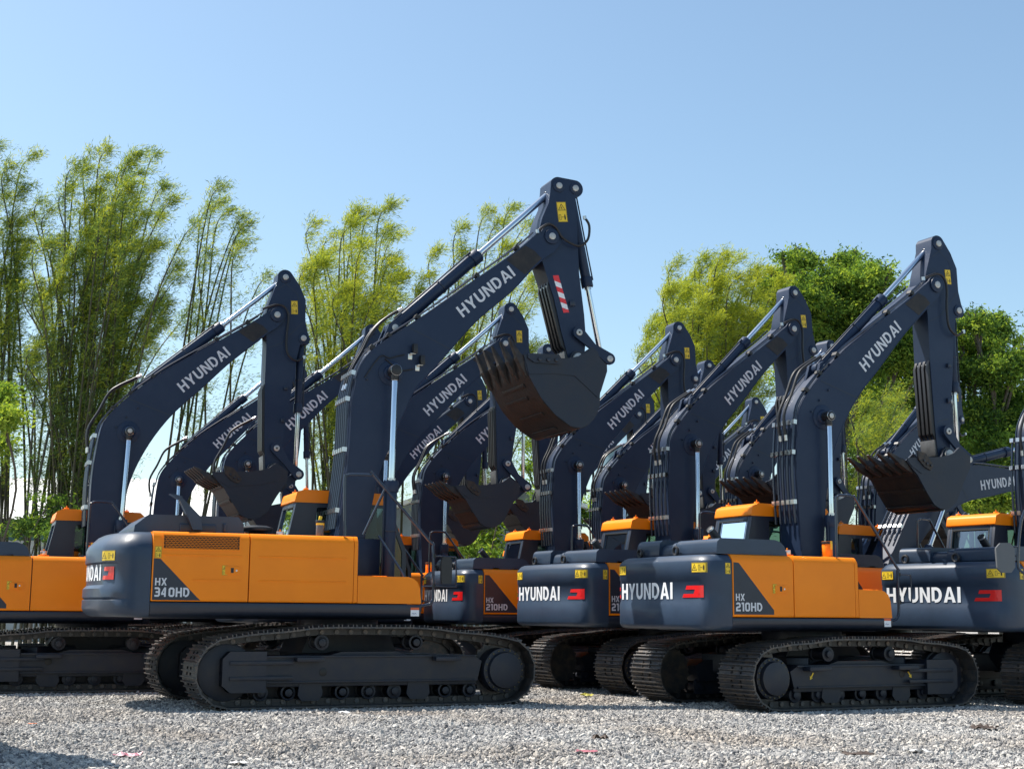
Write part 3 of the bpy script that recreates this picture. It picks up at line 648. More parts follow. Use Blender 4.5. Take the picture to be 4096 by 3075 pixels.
def m_tooth(k):
    d = K[k]; a, b = [Vector(p) for p in d['tooth']]; mb = MB(); t = (b-a); L = t.length; t.normalize(); n = Vector((-t.y, t.x)); w_ = .05 if k == 'mid' else .062
    def P(s_, o): q = a+t*s_+n*o; return (q.x, q.y)
    rings = []
    for s_, o0, o1, ww in ((-.22, -.03, .03, w_*.7), (-.05, -.055, .055, w_*1.05), (.10*L/.36, -.06, .06, w_*1.1), (.12*L/.36, -.045, .045, w_*.95), (L*.75, -.022, .03, w_*.75), (L, -.008, .016, w_*.55)):
        p0, p1 = P(s_, o0), P(s_, o1); rings.append([(p0[0], -ww, p0[1]), (p0[0], ww, p0[1]), (p1[0], ww, p1[1]), (p1[0], -ww, p1[1])])
    mb.loft(rings, RUST); return mb.mesh('tooth', .006)
def m_link(k):
    d = K[k]; mb = MB(); h = d['ahw']; a, b = Vector(d['lp']), Vector(d['le']); t = (b-a).normalized(); n = Vector((-t.y, t.x)); L = (b-a).length
    P = []
    for q, r, s0 in ((b, .1, -PI/2), (a, .105, PI/2)):
        ang0 = math.atan2(t.y, t.x)
        P += [(q.x+r*math.cos(ang0+s0+x), q.y+r*math.sin(ang0+s0+x)) for x in np.linspace(0, PI, 9)]
    mid = [(a+t*L*.5+n*.06-n*.03), (a+t*L*.5-n*.06-n*.03)]
    P = P[:9]+[tuple(mid[0])]+P[9:]+[tuple(mid[1])]
    for S in (-1, 1): mb.prism(P, *sorted((S*(h+.035), S*(h+.085))), NAVY)
    c = Vector(d['pin'])+Vector((.33, .16)); mb.prism([(b.x-.08, b.y), (b.x+.02, b.y+.09), (c.x+.06, c.y+.04), (c.x-.05, c.y-.06)], -h*.8, h*.8, NAVY)
    return mb.mesh('bucket_link', .01)
def m_barrel(L, r, hose=True):
    mb = MB(); mb.cyl((-.02, 0, 0), (L, 0, 0), r, NAVY, n=28); mb.cyl((L-.17, 0, 0), (L, 0, 0), r*1.2, NAVY, n=28)
    mb.cyl((0, -r*.9, 0), (0, r*.9, 0), r*1.05, NAVY, n=24)
    mb.cyl((L*.55, 0, 0), (L*.55+.03, 0, 0), r*1.1, DARK, n=24)
    for i in range(8):
        a = 2*PI*i/8; mb.cyl((L-.01, r*1.05*math.cos(a), r*1.05*math.sin(a)), (L+.015, r*1.05*math.cos(a), r*1.05*math.sin(a)), .012, RUBBER, n=6)
    mb.tube([(.12, -r*.5, r*1.15), (L*.5, -r*.5, r*1.15), (L-.1, -r*.5, r*1.2)], .014, RUBBER, 6)
    return mb.mesh('cylinder_barrel', .004)
def m_rod(r, L=2.6):
    mb = MB(); mb.cyl((-L, 0, 0), (-.08, 0, 0), r, CHROME, n=24); mb.cyl((0, -r*1.5, 0), (0, r*1.5, 0), r*1.75, RUBBER, n=20); mb.cyl((-.16, 0, 0), (0, 0, 0), r*1.25, RUBBER, n=20); return mb.mesh('piston_rod', .003)
def m_gland(r):
    mb = MB(); mb.cyl((0, 0, 0), (.045, 0, 0), r, ZINC, n=20); return mb.mesh('gland')

# ---- undercarriage
def track_path(k):
    d = K[k]; r = d['kr']; xc = d['xk']-r-.035; P = []
    zc = r+.05; top = d['kh']
    for a in np.linspace(-90, 90, 15): P.append((xc+r*math.cos(math.radians(a)), zc+r*math.sin(math.radians(a))))
    zt = zc+r
    for s in (.82, .62, .45, .3, .1, -.1, -.3, -.45, -.62, -.82):
        bump = d['hump']*(1-abs(s)**2.2) if abs(s) > .3 else d['hump']*(1-.3**2.2)-.0
        P.append((xc*s, zt+bump-.02*(1 if abs(s) in (.62,) else 0)))
    for a in np.linspace(90, 270, 15): P.append((-xc+r*math.cos(math.radians(a)), zc+r*math.sin(math.radians(a))))
    return P
def m_belt(k):
    d = K[k]; P = track_path(k); n = len(P); seg = [(Vector(P[(i+1) % n])-Vector(P[i])).length for i in range(n)]; tot = sum(seg)
    N = round(tot/d['pitch']); pt = tot/N; mb = MB(); sh = d['sh']
    def pos(s_):
        s_ %= tot
        for i in range(n):
            if s_ <= seg[i]: return Vector(P[i])+(Vector(P[(i+1) % n])-Vector(P[i]))*(s_/seg[i])
            s_ -= seg[i]
        return Vector(P[0])
    for j in range(N):
        a, b = pos(j*pt), pos((j+1)*pt); t = (b-a).normalized(); o = Vector((t.y, -t.x)); c = (a+b)/2; L = (b-a).length*.5*1.03
        M = Matrix(((t.x, 0, o.x, c.x), (0, 1, 0, 0), (t.y, 0, o.y, c.y), (0, 0, 0, 1)))
        mb.prism([(-L, -.006), (L*.85, -.006), (L, .004), (L, .016), (-L, .016)], -sh, sh, TRACK)
        for v in range(len(mb.v)-20, len(mb.v)): mb.v[v] = tuple(M @ Vector(mb.v[v]))
        for q, hh in ((-L*.78, .034), (-.0, .028), (L*.7, .034)): mb.box(q-.008, q+.008, -sh, sh, .016, .016+hh, TRACK, M)
        for S in (-1, 1):
            for e in (-L*.35, L*.35): mb.cyl(M @ Vector((e, S*.1, .0165)), M @ Vector((e, S*.1, .032)), .02, BLACK, n=6)
            mb.box(-L*1.15, L*.75, S*.09-.022, S*.09+.022, -.1, -.007, RUBBER, M); mb.cyl(M @ Vector((-L*.7, S*.13, -.06)), M @ Vector((-L*.7, S*.085, -.06)), .036, TRACK, n=8)
    return mb.mesh('track_belt')
def m_kframe(k):
    """track frame: beam, idler yoke block at +x, ledges, guards; y<0 is the outer side"""
    d = K[k]; mb = MB(); xc = d['xk']-d['kr']; xe = xc+.05; y0 = -d['sh']*.62
    z0, z1 = (.33, .66) if k == 'mid' else (.37, .75)
    mb.prism([(-xc+.45, z0), (xe-.55, z0), (xe-.55, z1), (-xc+.55, z1), (-xc+.38, z1-.09)], y0, .24, FRAME)
    mb.prism([(-.6, z1), (.6, z1), (.42, z1+.05), (-.42, z1+.05)], y0+.08, .22, FRAME)
    mb.box(-xc+.42, xe-.5, .12, .17, .13, z0+.02, FRAME); mb.box(-xc+.46, xe-.58, y0+.03, y0+.06, z0-.05, z0+.01, FRAME)  # inner plate added to block light between the rollers, then a lower skirt
    yb = y0-.06
    mb.prism([(xe-.62, z0-.12), (xe-.12, z0-.12), (xe+.0, z0-.02), (xe+.0, z1-.04), (xe-.1, z1+.06), (xe-.62, z1+.06)], yb, .26, FRAME)
    for z in (z0+.05, z1-.12): mb.box(xe-1.0, xe-.1, yb-.025, yb, z, z+.05, FRAME)
    mb.box(-xc+.5, xe-.62, y0-.03, y0, z0+.0, z0+.03, FRAME); mb.box(-xc+.5, xe-.62, y0-.02, y0, z1-.03, z1, FRAME)
    for x in (-.95 if k == 'mid' else -1.15, .75 if k == 'mid' else .95):
        mb.box(x-.2, x+.2, y0-.16, y0, z1-.08, z1-.02, FRAME)
        for i in range(12): mb.box(x-.19+i*.033, x-.175+i*.033, y0-.16, y0-.15, z1-.02, z1-.008, FRAME)
    mb.cyl((.75 if k == 'mid' else .72, y0-.006, .52), (.75 if k == 'mid' else .72, y0+.02, .52), .06, BLACK, n=20)
    for x in (-xc*.35, xc*.42): # roller guards
        mb.prism([(x-.16, z0), (x+.16, z0), (x+.18, .2), (x+.12, .12), (x-.12, .12), (x-.18, .2)], y0+.02, y0+.05, FRAME)
    return mb.mesh('track_frame', .012)
def m_arrow(k, which):
    d = K[k]; mb = MB(); y = -d['sh']*.62-.005; z = .5
    for x, s in (((-1.0 if k == 'mid' else -1.25, 1), (.9 if k == 'mid' else 1.1, -1))[which],):
        P = [(-.012, .06), (.012, .06), (.012, -.01), (.03, -.01), (0, -.06), (-.03, -.01), (-.012, -.01)]
        c, sn = math.cos(-.6*s), math.sin(-.6*s); mb.add([(x+a*c-b*sn, y, z+a*sn+b*c) for a, b in P], [tuple(range(7))], YEL)
    return mb.mesh('arrow_sticker')
def m_sprocket(k):
    d = K[k]; mb = MB(); r = d['kr']-.08; y0 = -d['sh']*.62
    P = []
    n = 21
    for i in range(n*2):
        a = PI*i/n; rr = r+(.045 if i % 2 else 0); P.append((rr*math.cos(a), rr*math.sin(a)))
    mb.prism(P, -.03, .03, TRACK); mb.cyl((0, -.03, 0), (0, y0-.05, 0), r*.84, FRAME, n=36); mb.cyl((0, y0-.05, 0), (0, y0-.12, 0), r*.70, FRAME, r*.66, 36)
    for i in range(20):
        a = 2*PI*i/20; mb.cyl((r*.77*math.cos(a), y0-.05, r*.77*math.sin(a)), (r*.77*math.cos(a), y0-.068, r*.77*math.sin(a)), .014, BRASS, n=6)
    return mb.mesh('sprocket', .004)
BRASS = mat('marked_bolt', (.16, .12, .03), .5, metal=.3)
def m_idler(k):
    d = K[k]; mb = MB(); r = d['kr']-.05; mb.cyl((0, -.14, 0), (0, .14, 0), r-.03, FRAME, n=36); mb.cyl((0, -.05, 0), (0, .05, 0), r, FRAME, n=36); mb.cyl((0, -.26, 0), (0, .2, 0), .09, FRAME); return mb.mesh('idler', .008)
def m_roller():
    mb = MB(); mb.cyl((0, -.16, 0), (0, .16, 0), .085, FRAME, n=20); mb.cyl((0, -.2, 0), (0, .2, 0), .055, FRAME, n=14)
    for S in (-1, 1): mb.cyl((0, S*.16, 0), (0, S*.11, 0), .11, FRAME, n=20)
    return mb.mesh('roller', .004)
def m_carbody(k):
    d = K[k]; mb = MB(); g = d['gt']; zb = d['zb']
    mb.prism([(-.6, .45), (.6, .45), (.75, .75), (.62, zb-.2), (-.62, zb-.2), (-.75, .75)], -g*.45, g*.45, FRAME)
    for sx in (-1, 1):
        for sy in (-1, 1):
            M = Matrix.Translation((sx*.3, sy*.3, 0)) @ Matrix.Rotation(math.atan2(sy*(g-.3), sx*.75), 4, 'Z'); mb.box(0, math.hypot(g-.3, .75), -.16, .16, .47, .76, FRAME, M)
    return mb.mesh('carbody', .02)

# ---- assembly
def excavator(name, kind, x, y, th, b, a, trk=None, full=True, label=''):
    d = K[kind]; root = bpy.data.objects.new(name, None); COL.objects.link(root); root.empty_display_size = .5
    root.location = (x, y, 0); root.rotation_euler = (0, 0, th); tag(root, label, 'excavator', 'excavators parked in rows on the gravel')
    k = kind; g = lambda key, fn: cached((k, key), fn)
    trk = th if trk is None else trk
    uc = link('undercarriage', g('carbody', lambda: m_carbody(k)), root, rot=(0, 0, trk-th))
    for S in (-1, 1):
        yy = S*d['gt']; ro = (0, 0, 0) if S < 0 else (0, 0, 0)
        link('track_belt', g('belt', lambda: m_belt(k)), uc, (0, yy, 0))
        fr = link('track_frame', g('kframe', lambda: m_kframe(k)), uc, (0, yy, 0), scale=None if S < 0 else (1, -1, 1))
        xc = d['xk']-d['kr']-.035; zc = d['kr']+.05
        link('sprocket', g('sprocket', lambda: m_sprocket(k)), uc, (-xc, yy, zc), scale=None if S < 0 else (1, -1, 1))
        link('idler', g('idler', lambda: m_idler(k)), uc, (xc, yy, zc))
        if full:
            for w2 in ((0, 1) if S < 0 else ()): link('arrow_sticker', g('arrow%d' % w2, lambda: m_arrow(k, w2)), uc, (0, yy, 0))
            for i in range(d['rollers']):
                link('roller', g('roller', m_roller), uc, (-xc+.5+i*(2*xc-1.0)/(d['rollers']-1), yy, .235))
            for s in (-.3, .3): link('carrier_roller', g('roller', m_roller), uc, (xc*s*1.15, yy, zc+d['kr']+d['hump']-.17-.05))
    ch = link('chassis', g('chassis', lambda: m_chassis(k)), root)
    cw = link('counterweight', g('cw', lambda: m_counterweight(k)), root)
    link('lettering', g('cwl', lambda: m_cw_lettering(k)), cw)
    for s in 'rl':
        link('red_emblem', g('cwe'+s, lambda: m_cw_emblem(k, s)), cw)
        link('warning_sticker', g('cws'+s, lambda: m_cw_sticker(k, s)), cw)
        for i in (0, 1):
            if s == 'l' and i == 1: continue
            dr = link('side_door', g('door%d%s' % (i, s), lambda: m_door(k, i, s)), root)
            if i == 0 and s == 'r':
                link('model_plate', g('plate', lambda: m_model_plate(k)), dr); link('door_latch', g('latch', lambda: m_latch(k)), dr); link('warning_sticker', g('lst', lambda: m_latch_sticker(k)), dr)
                link('warning_sticker', g('sst', lambda: m_side_sticker(k)), dr if k == 'big' else cw)
                if k == 'big': link('louvre', g('louvre', m_louvre), dr)
    link('corner_panel', g('post', lambda: m_front_post(k)), root)
    link('tool_box', g('tool', lambda: m_toolbox(k)), root)
    mbx = g('paper', lambda: m_paper(k)); link('paper_label', mbx, ch)
    hd = link('engine_hood', g('hood', lambda: m_hood(k)), root)
    link('exhaust_pipe', g('exh', lambda: m_exhaust(k)), hd)
    if k == 'mid':
        for yy in (.79, -.22): link('lifting_eye', g('eye', m_eye), cw, (-2.47, yy, 2.30))
        for xx in (-2.05, -1.62): link('hood_hinge', g('hh', m_hood_handle), hd, (xx, -1.18, 2.24))
        link('filler_canister', g('filt', m_filter), root, (-.17, -.9, 2.24)); link('fuel_cap', g('cap', m_cap), root, (-.93, -.9, 2.235))
    else:
        link('air_precleaner', g('pre', m_precleaner), root, (-1.38, -.35, 2.42)); link('fuel_cap', g('cap', m_cap), root, (-1.12, -.8, 2.43)); link('grease_pump', g('gp', m_grease_can), root, (-.62, -1.2, 2.45))
    ra = link('handrail', g('rail', lambda: m_rail(k)), root)
    link('mirror_frame', g('mf', lambda: m_mirror_frame(k)), ra)
    if k == 'big': link('mirror', g('mirror', m_mirror), ra, (1.27, -d['W']+.05, 1.99), (0, 0, PI))
    dz = 0 if k == 'mid' else .13
    cb = link('cab', g('cab', lambda: m_cab(k)), root, (0 if k == 'mid' else .03, 0, dz))
    link('cab_roof', g('roof', m_cab_roof), cb); link('rear_window', g('rw', m_rear_window), cb); link('windscreen', g('ws', m_windscreen), cb); link('operator_seat', g('seat', m_seat), cb)
    for i in (0, 1):
        for lf in (0, 1): link('side_window', g('w%d%d' % (i, lf), lambda: m_window(i, lf)), cb)
    for p in ((-.5, .42, 3.13), (-.5, 1.2, 3.13), (.55, .42, 3.11)): link('roof_plug', g('bea', m_beacon), cb, p)
    # boom and arm
    fx, fz = d['foot']; bo = link('boom', g('boom', lambda: m_boom(k)), root, (fx, 0, fz), (0, -b, 0))
    [link('pin', g('bpin%d' % i, lambda: m_boom_pin(k, i)), bo) for i in range(3)]; link('hydraulic_pipes', g('pipes', lambda: m_pipes(k)), bo); link('hose', g('bh', lambda: m_boom_hose(k)), bo)
    link('lettering', g('bl', lambda: m_boom_letters(k, 'r')), bo); link('lettering', g('bll', lambda: m_boom_letters(k, 'l')), bo)
    def bp(u, v): return (fx+u*math.cos(b)-v*math.sin(b), fz+u*math.sin(b)+v*math.cos(b))
    tx, tz = bp(d['L1'], 0)
    def apt(u, v): return (tx+u*math.cos(a)-v*math.sin(a), tz+u*math.sin(a)+v*math.cos(a))
    ar = link('arm', g('arm', lambda: m_arm(k)), root, (tx, 0, tz), (0, -a, 0))
    [link('pin', g('apin%d' % i, lambda: m_arm_pin(k, i)), ar) for i in range(4)]; link('wear_strips', g('wear', lambda: m_wear(k)), ar); link('warning_sticker', g('ast', lambda: m_arm_sticker(k)), ar); link('hose', g('ah', lambda: m_arm_hose(k)), ar)
    if k == 'big': link('reflective_strip', g('ref', m_reflective), ar)
    link('bucket_link', g('lnk', lambda: m_link(k)), root, (tx, 0, tz), (0, -a, 0))
    px, pz = apt(*d['pin']); bk = link('bucket', g('bucket', lambda: m_bucket(k)), root, (px, 0, pz), (0, -a, 0))
    nT = 5
    for i in range(nT): link('tooth', g('tooth', lambda: m_tooth(k)), bk, (0, -d['bw']+.07+i*(2*d['bw']-.14)/(nT-1), 0))
    def cylinder(p, q, L, r, yy, nm, key):
        dx, dz_ = q[0]-p[0], q[1]-p[1]; ang = math.atan2(dz_, dx); D = math.hypot(dx, dz_)
        L = min(L, D-.25)
        o = link(nm, g(key+'%.2f' % L, lambda: m_barrel(L, r)), root, (p[0], yy, p[1]), (0, -ang, 0))
        link('piston_rod', g(key+'rod%.2f' % D, lambda: m_rod(r*.52, D-.3)), o, (D, 0, 0)); link('gland', g(key+'gl', lambda: m_gland(r*.7)), o, (L, 0, 0))
    for S in (-1, 1): cylinder(d['bcf'], bp(*d['bc']), d['bcl'], d['cr'], S*d['bclat'], 'boom_cylinder', 'bc')
    cylinder(bp(*d['af']), apt(*d['tp']), d['acl'], d['cr']*1.05, 0, 'arm_cylinder', 'ac')
    cylinder(apt(*d['bf']), apt(*d['le']), d['bkl'], d['cr']*.85, 0, 'bucket_cylinder', 'kc')
    return root, bo
def m_paper(k):
    d = K[k]; mb = MB(); y = -d['W']-.003; x = d['xf']-.16; z = d['zb']+.06
    if k == 'big': z -= .02
    film(mb, [[(x, z), (x+.13, z), (x+.13, z+.09), (x, z+.09)]], lambda u, v: (u, y, v), WHITE); film(mb, [[(x, z+.09), (x+.13, z+.09), (x+.13, z+.125), (x, z+.125)]], lambda u, v: (u, y, v), REDO)
    film(mb, strip([(x+.02, z+.03), (x+.035, z+.05), (x+.05, z+.03), (x+.07, z+.045), (x+.09, z+.03)], .005), lambda u, v: (u, y-.002, v), INK); return mb.mesh('paper_label')
REDO = mat('label_red', (.7, .12, .03), .5); INK = mat('blue_ink', (.05, .06, .25), .5)

ONLY = None
EX = {
 'A': ('big', -2.665, 22.013, .373, .995, -1.44, .445+PI, True, 'biggest excavator, louvred orange side and a red and white striped arm'),
 'L': ('mid', 4.585, 22.399, .461, 1.052, -1.505, .494, True, 'front right excavator with orange side doors, whole near track and counterweight showing'),
 'J': ('mid', 2.984, 26.209, .505, 1.057, -1.472, .515, True, 'excavator directly left of the front right one, side doors hidden by it'),
 'H': ('mid', 1.02, 30.25, .394, 1.069, -1.505, .394, True, 'excavator with counterweight partly behind the biggest machine, boom right of its raised bucket'),
 'M': ('mid', 9.033, 24.204, .609, 1.03, -1.5, .609, True, 'excavator at the right edge with its full grey counterweight facing the camera'),
 'B': ('mid', -7.343, 24.97, .384, 1.016, -1.524, .36+PI, True, 'excavator at the left edge with orange doors, its body running behind the biggest one'),
 'C': ('mid', -8.547, 34.424, .276, 1.048, -1.47, None, False, 'excavator whose boom bends low just right of the one on the left machine'),
 'D': ('mid', -6.197, 30.567, .307, 1.036, -1.513, None, False, 'excavator whose boom tip ends just left of the biggest boom'),
 'E': ('mid', -2.987, 28.083, .351, 1.038, -1.523, None, False, 'excavator right behind the biggest machine, brown bucket hanging right of that boom'),
 'F': ('mid', -3.745, 36.37, .486, 1.061, -1.47, None, False, 'small far excavator whose boom lettering sits directly under that of a larger boom'),
 'G': ('mid', -1.978, 33.021, .33, 1.056, -1.489, None, False, 'excavator whose bent boom rises behind a hanging brown bucket, lettering half hidden'),
 'I': ('mid', 2.341, 34.876, .412, 1.061, -1.505, None, False, 'excavator in the gap between two centre right booms, bucket teeth before it'),
 'R': ('mid', .95, 38.7, .42, 1.06, -1.5, None, False, 'far excavator of which little but the upper arm shows below a centre boom'),
 'Q': ('mid', 5.175, 31.871, .569, 1.073, -1.484, None, False, 'excavator mostly hidden behind the front right boom, arm cylinder above a toothed bucket'),
 'P': ('mid', 4.635, 41.155, .396, 1.059, -1.473, None, False, 'farthest excavator by the trees, small arm head showing between two nearer booms'),
 'O': ('mid', 8.6, 33.666, .671, .99, -1.544, None, False, 'excavator behind the front right arm, its boom rising out of the bucket teeth'),
 'N': ('mid', 7.1, 27.4, .6, .41, -1.2, None, False, 'excavator with its boom lowered almost level towards the right edge'),
}
ROOTS = {}
for key, (kd, x, y, th, b, a, trk, full, lab) in EX.items():
    ROOTS[key] = excavator('excavator', kd, x, y, th, b, a, trk, full, lab)
# work lamps on the biggest boom
def m_lamp(): 
    mb = MB(); mb.cyl((.0, -.0, 0), (.0, -.1, 0), .055, RUBBER, n=20); return mb
bo = ROOTS['A'][1]
for (u, v) in ((3.27, .86), (3.19, .66)):
    mb = MB(); h = K['big']['bhw']; ca, sa = math.cos(.99), math.sin(.99)
    # bracket hangs world-down, lamp box above it
    Mx = Matrix.Translation((u, -h, v)) @ Matrix.Rotation(.99, 4, 'Y')
    mb.box(-.035, .035, -.012, 0, -.09, .0, SILVER, Mx); mb.box(-.02, .07, -.1, -.012, -.012, .0, SILVER, Mx); lm = mb.mesh('work_lamp', .004)
    br = link('lamp_bracket', lm, bo)
    mb = MB(); mb.box(.02, .09, -.13, -.03, .0, .15, RUBBER, Mx); mb.box(.09, .094, -.12, -.04, .01, .14, LENS, Mx); link('work_lamp', mb.mesh('work_lamp', .01), bo)
mb = MB(); h = K['big']['bhw']+.02
mb.tube([(2.5, -h, 1.25), (2.93, -h, 1.24), (3.0, -h, 1.1), (3.1, -h, 1.02), (3.2, -h, .93)], .009, BLACK, 6, 3); mb.tube([(2.95, -h, 1.15), (2.95, -h, .85), (3.1, -h, .68)], .009, BLACK, 6, 3); link('lamp_cable', mb.mesh('lamp_cable'), bo)
# mirror and rail of the machine at the right edge
rm = ROOTS['M'][0]

# ------------------------------------------------------------------ ground
def gravel_mat(name, stone):
    m = bpy.data.materials.new(name); m.use_nodes = True; n = m.node_tree.nodes; l = m.node_tree.links; b = n['Principled BSDF']; b.inputs['Roughness'].default_value = .85
    b.inputs['Specular IOR Level'].default_value = .25
    cr = n.new('ShaderNodeValToRGB'); e = cr.color_ramp.elements
    e[0].position = 0; e[0].color = (.11, .11, .115, 1); e[1].position = 1; e[1].color = (.57, .545, .50, 1)
    for p, c in ((.3, (.27, .265, .26)), (.6, (.36, .348, .33)), (.8, (.43, .41, .375))): q = e.new(p); q.color = (*c, 1)
    tc = n.new('ShaderNodeTexCoord'); geo = n.new('ShaderNodeNewGeometry')
    big = n.new('ShaderNodeTexNoise'); big.inputs['Scale'].default_value = .35; big.inputs['Detail'].default_value = 4; l.new(geo.outputs['Position'], big.inputs['Vector'])
    tint = n.new('ShaderNodeMixRGB'); tint.blend_type = 'MULTIPLY'; rr = n.new('ShaderNodeValToRGB'); rr.color_ramp.elements[0].position = .45; rr.color_ramp.elements[1].position = .65
    l.new(big.outputs['Fac'], rr.inputs[0]); l.new(rr.outputs[0], tint.inputs[0]); tint.inputs[2].default_value = (.97, .90, .83, 1)
    if stone:
        oi = n.new('ShaderNodeObjectInfo'); l.new(oi.outputs['Random'], cr.inputs[0])
    else:
        v = n.new('ShaderNodeTexVoronoi'); v.inputs['Scale'].default_value = 26; l.new(geo.outputs['Position'], v.inputs['Vector'])
        sp = n.new('ShaderNodeSeparateColor'); l.new(v.outputs['Color'], sp.inputs[0]); l.new(sp.outputs[0], cr.inputs[0])
        bp = n.new('ShaderNodeBump'); bp.inputs['Strength'].default_value = .9; bp.inputs['Distance'].default_value = .03; bp.invert = True
        l.new(v.outputs['Distance'], bp.inputs['Height']); l.new(bp.outputs[0], b.inputs['Normal'])
    l.new(cr.outputs[0], tint.inputs[1]); l.new(tint.outputs[0], b.inputs['Base Color']); return m
GM = gravel_mat('gravel_ground', False); GS = gravel_mat('gravel_stones', True)
def hgt(x, y):
    h = .030*np.sin(x*.9+y*.5)+.022*np.sin(x*2.1-y*1.3+1)+.018*np.sin(y*1.9+.6*x)+.012*np.sin(4.1*x+3.3*y)
    fade = np.clip((20.0+.42*np.clip(x, -9, 9)*0-y)/2.0, 0, 1)
    return h*fade+(.02*fade)
def grid(name, xs, ys, m):
    X, Y = np.meshgrid(xs, ys); Z = hgt(X, Y); V = np.stack([X, Y, Z], -1).reshape(-1, 3); nx, ny = len(xs), len(ys)
    i = np.arange((nx-1)*(ny-1)); r, c = i//(nx-1), i % (nx-1); a = r*nx+c; Fq = np.stack([a, a+1, a+nx+1, a+nx], -1)
    me = bpy.data.meshes.new(name); me.vertices.add(len(V)); me.vertices.foreach_set('co', V.ravel()); me.loops.add(Fq.size); me.loops.foreach_set('vertex_index', Fq.ravel().astype(np.int32))
    me.polygons.add(len(Fq)); me.polygons.foreach_set('loop_start', np.arange(0, Fq.size, 4, dtype=np.int32)); me.update(calc_edges=True); me.materials.append(m); me.shade_smooth(); return me
xs = np.concatenate([[-900, -200, -60, -30], np.arange(-16, 16.1, .25), [30, 60, 200, 900]]); ys = np.concatenate([[-60, -10, 0, 5], np.arange(9, 24, .2), [26, 30, 40, 60, 100, 300, 1500]])
g_o = link('ground', grid('ground', xs, ys, GM)); tag(g_o, kind='structure')
# loose stones: one object, instanced with geometry nodes
def stones():
    rng = np.random.default_rng(3); me = bpy.data.meshes.new('gravel_points'); N = 330000
    y = np.sqrt(rng.uniform(10.8**2, 27.0**2, N)); keep = rng.uniform(0, 1, N) < np.clip(1.25-(y-12)/22, .3, 1); y = y[keep]; x = rng.uniform(-.41, .41, len(y))*y
    z = hgt(x, y)+rng.uniform(-.004, .008, len(y))
    me.vertices.add(len(y)); me.vertices.foreach_set('co', np.stack([x, y, z], -1).ravel())
    s = np.clip(rng.lognormal(-.05, .33, len(y)), .45, 2.0); at_ = me.attributes.new('size', 'FLOAT', 'POINT'); at_.data.foreach_set('value', s.astype(np.float32))
    ob = link('gravel', me); ng = bpy.data.node_groups.new('gravel_scatter', 'GeometryNodeTree'); ng.interface.new_socket('Geometry', in_out='INPUT', socket_type='NodeSocketGeometry'); ng.interface.new_socket('Geometry', in_out='OUTPUT', socket_type='NodeSocketGeometry')
    n = ng.nodes; l = ng.links; gi = n.new('NodeGroupInput'); go = n.new('NodeGroupOutput'); ip = n.new('GeometryNodeInstanceOnPoints')
    j = n.new('GeometryNodeJoinGeometry'); 
    ico = n.new('GeometryNodeMeshIcoSphere'); ico.inputs['Radius'].default_value = .0185; ico.inputs['Subdivisions'].default_value = 2
    sp = n.new('GeometryNodeSetPosition'); nz = n.new('ShaderNodeTexNoise'); nz.inputs['Scale'].default_value = 45; nz.inputs['Detail'].default_value = 1
    sub = n.new('ShaderNodeVectorMath'); sub.operation = 'SUBTRACT'; sub.inputs[1].default_value = (.5, .5, .5); mul = n.new('ShaderNodeVectorMath'); mul.operation = 'SCALE'; mul.inputs['Scale'].default_value = .034
    l.new(nz.outputs['Color'], sub.inputs[0]); l.new(sub.outputs[0], mul.inputs[0]); l.new(ico.outputs['Mesh'], sp.inputs['Geometry']); l.new(mul.outputs[0], sp.inputs['Offset'])
    sm = n.new('GeometryNodeSetMaterial'); sm.inputs['Material'].default_value = GS; l.new(sp.outputs[0], sm.inputs['Geometry']); l.new(sm.outputs[0], ip.inputs['Instance'])
    rr = n.new('FunctionNodeRandomValue'); rr.data_type = 'FLOAT_VECTOR'; rr.inputs[0].default_value = (0, 0, 0); rr.inputs[1].default_value = (6.28, 6.28, 6.28); l.new(rr.outputs[0], ip.inputs['Rotation'])
    rs = n.new('FunctionNodeRandomValue'); rs.data_type = 'FLOAT_VECTOR'; rs.inputs[0].default_value = (.6, .6, .45); rs.inputs[1].default_value = (1.4, 1.2, .95); rs.inputs['Seed'].default_value = 5
    na = n.new('GeometryNodeInputNamedAttribute'); na.data_type = 'FLOAT'; na.inputs['Name'].default_value = 'size'
    vm = n.new('ShaderNodeVectorMath'); vm.operation = 'SCALE'; l.new(rs.outputs[0], vm.inputs[0]); l.new(na.outputs['Attribute'], vm.inputs['Scale']); l.new(vm.outputs[0], ip.inputs['Scale'])
    l.new(gi.outputs[0], ip.inputs['Points']); l.new(ip.outputs[0], go.inputs[0]); md = ob.modifiers.new('scatter', 'NODES'); md.node_group = ng; me.materials.append(GS); return ob
tag(stones(), 'loose grey crushed stones covering the yard in front of the machines', 'gravel', kind='stuff')

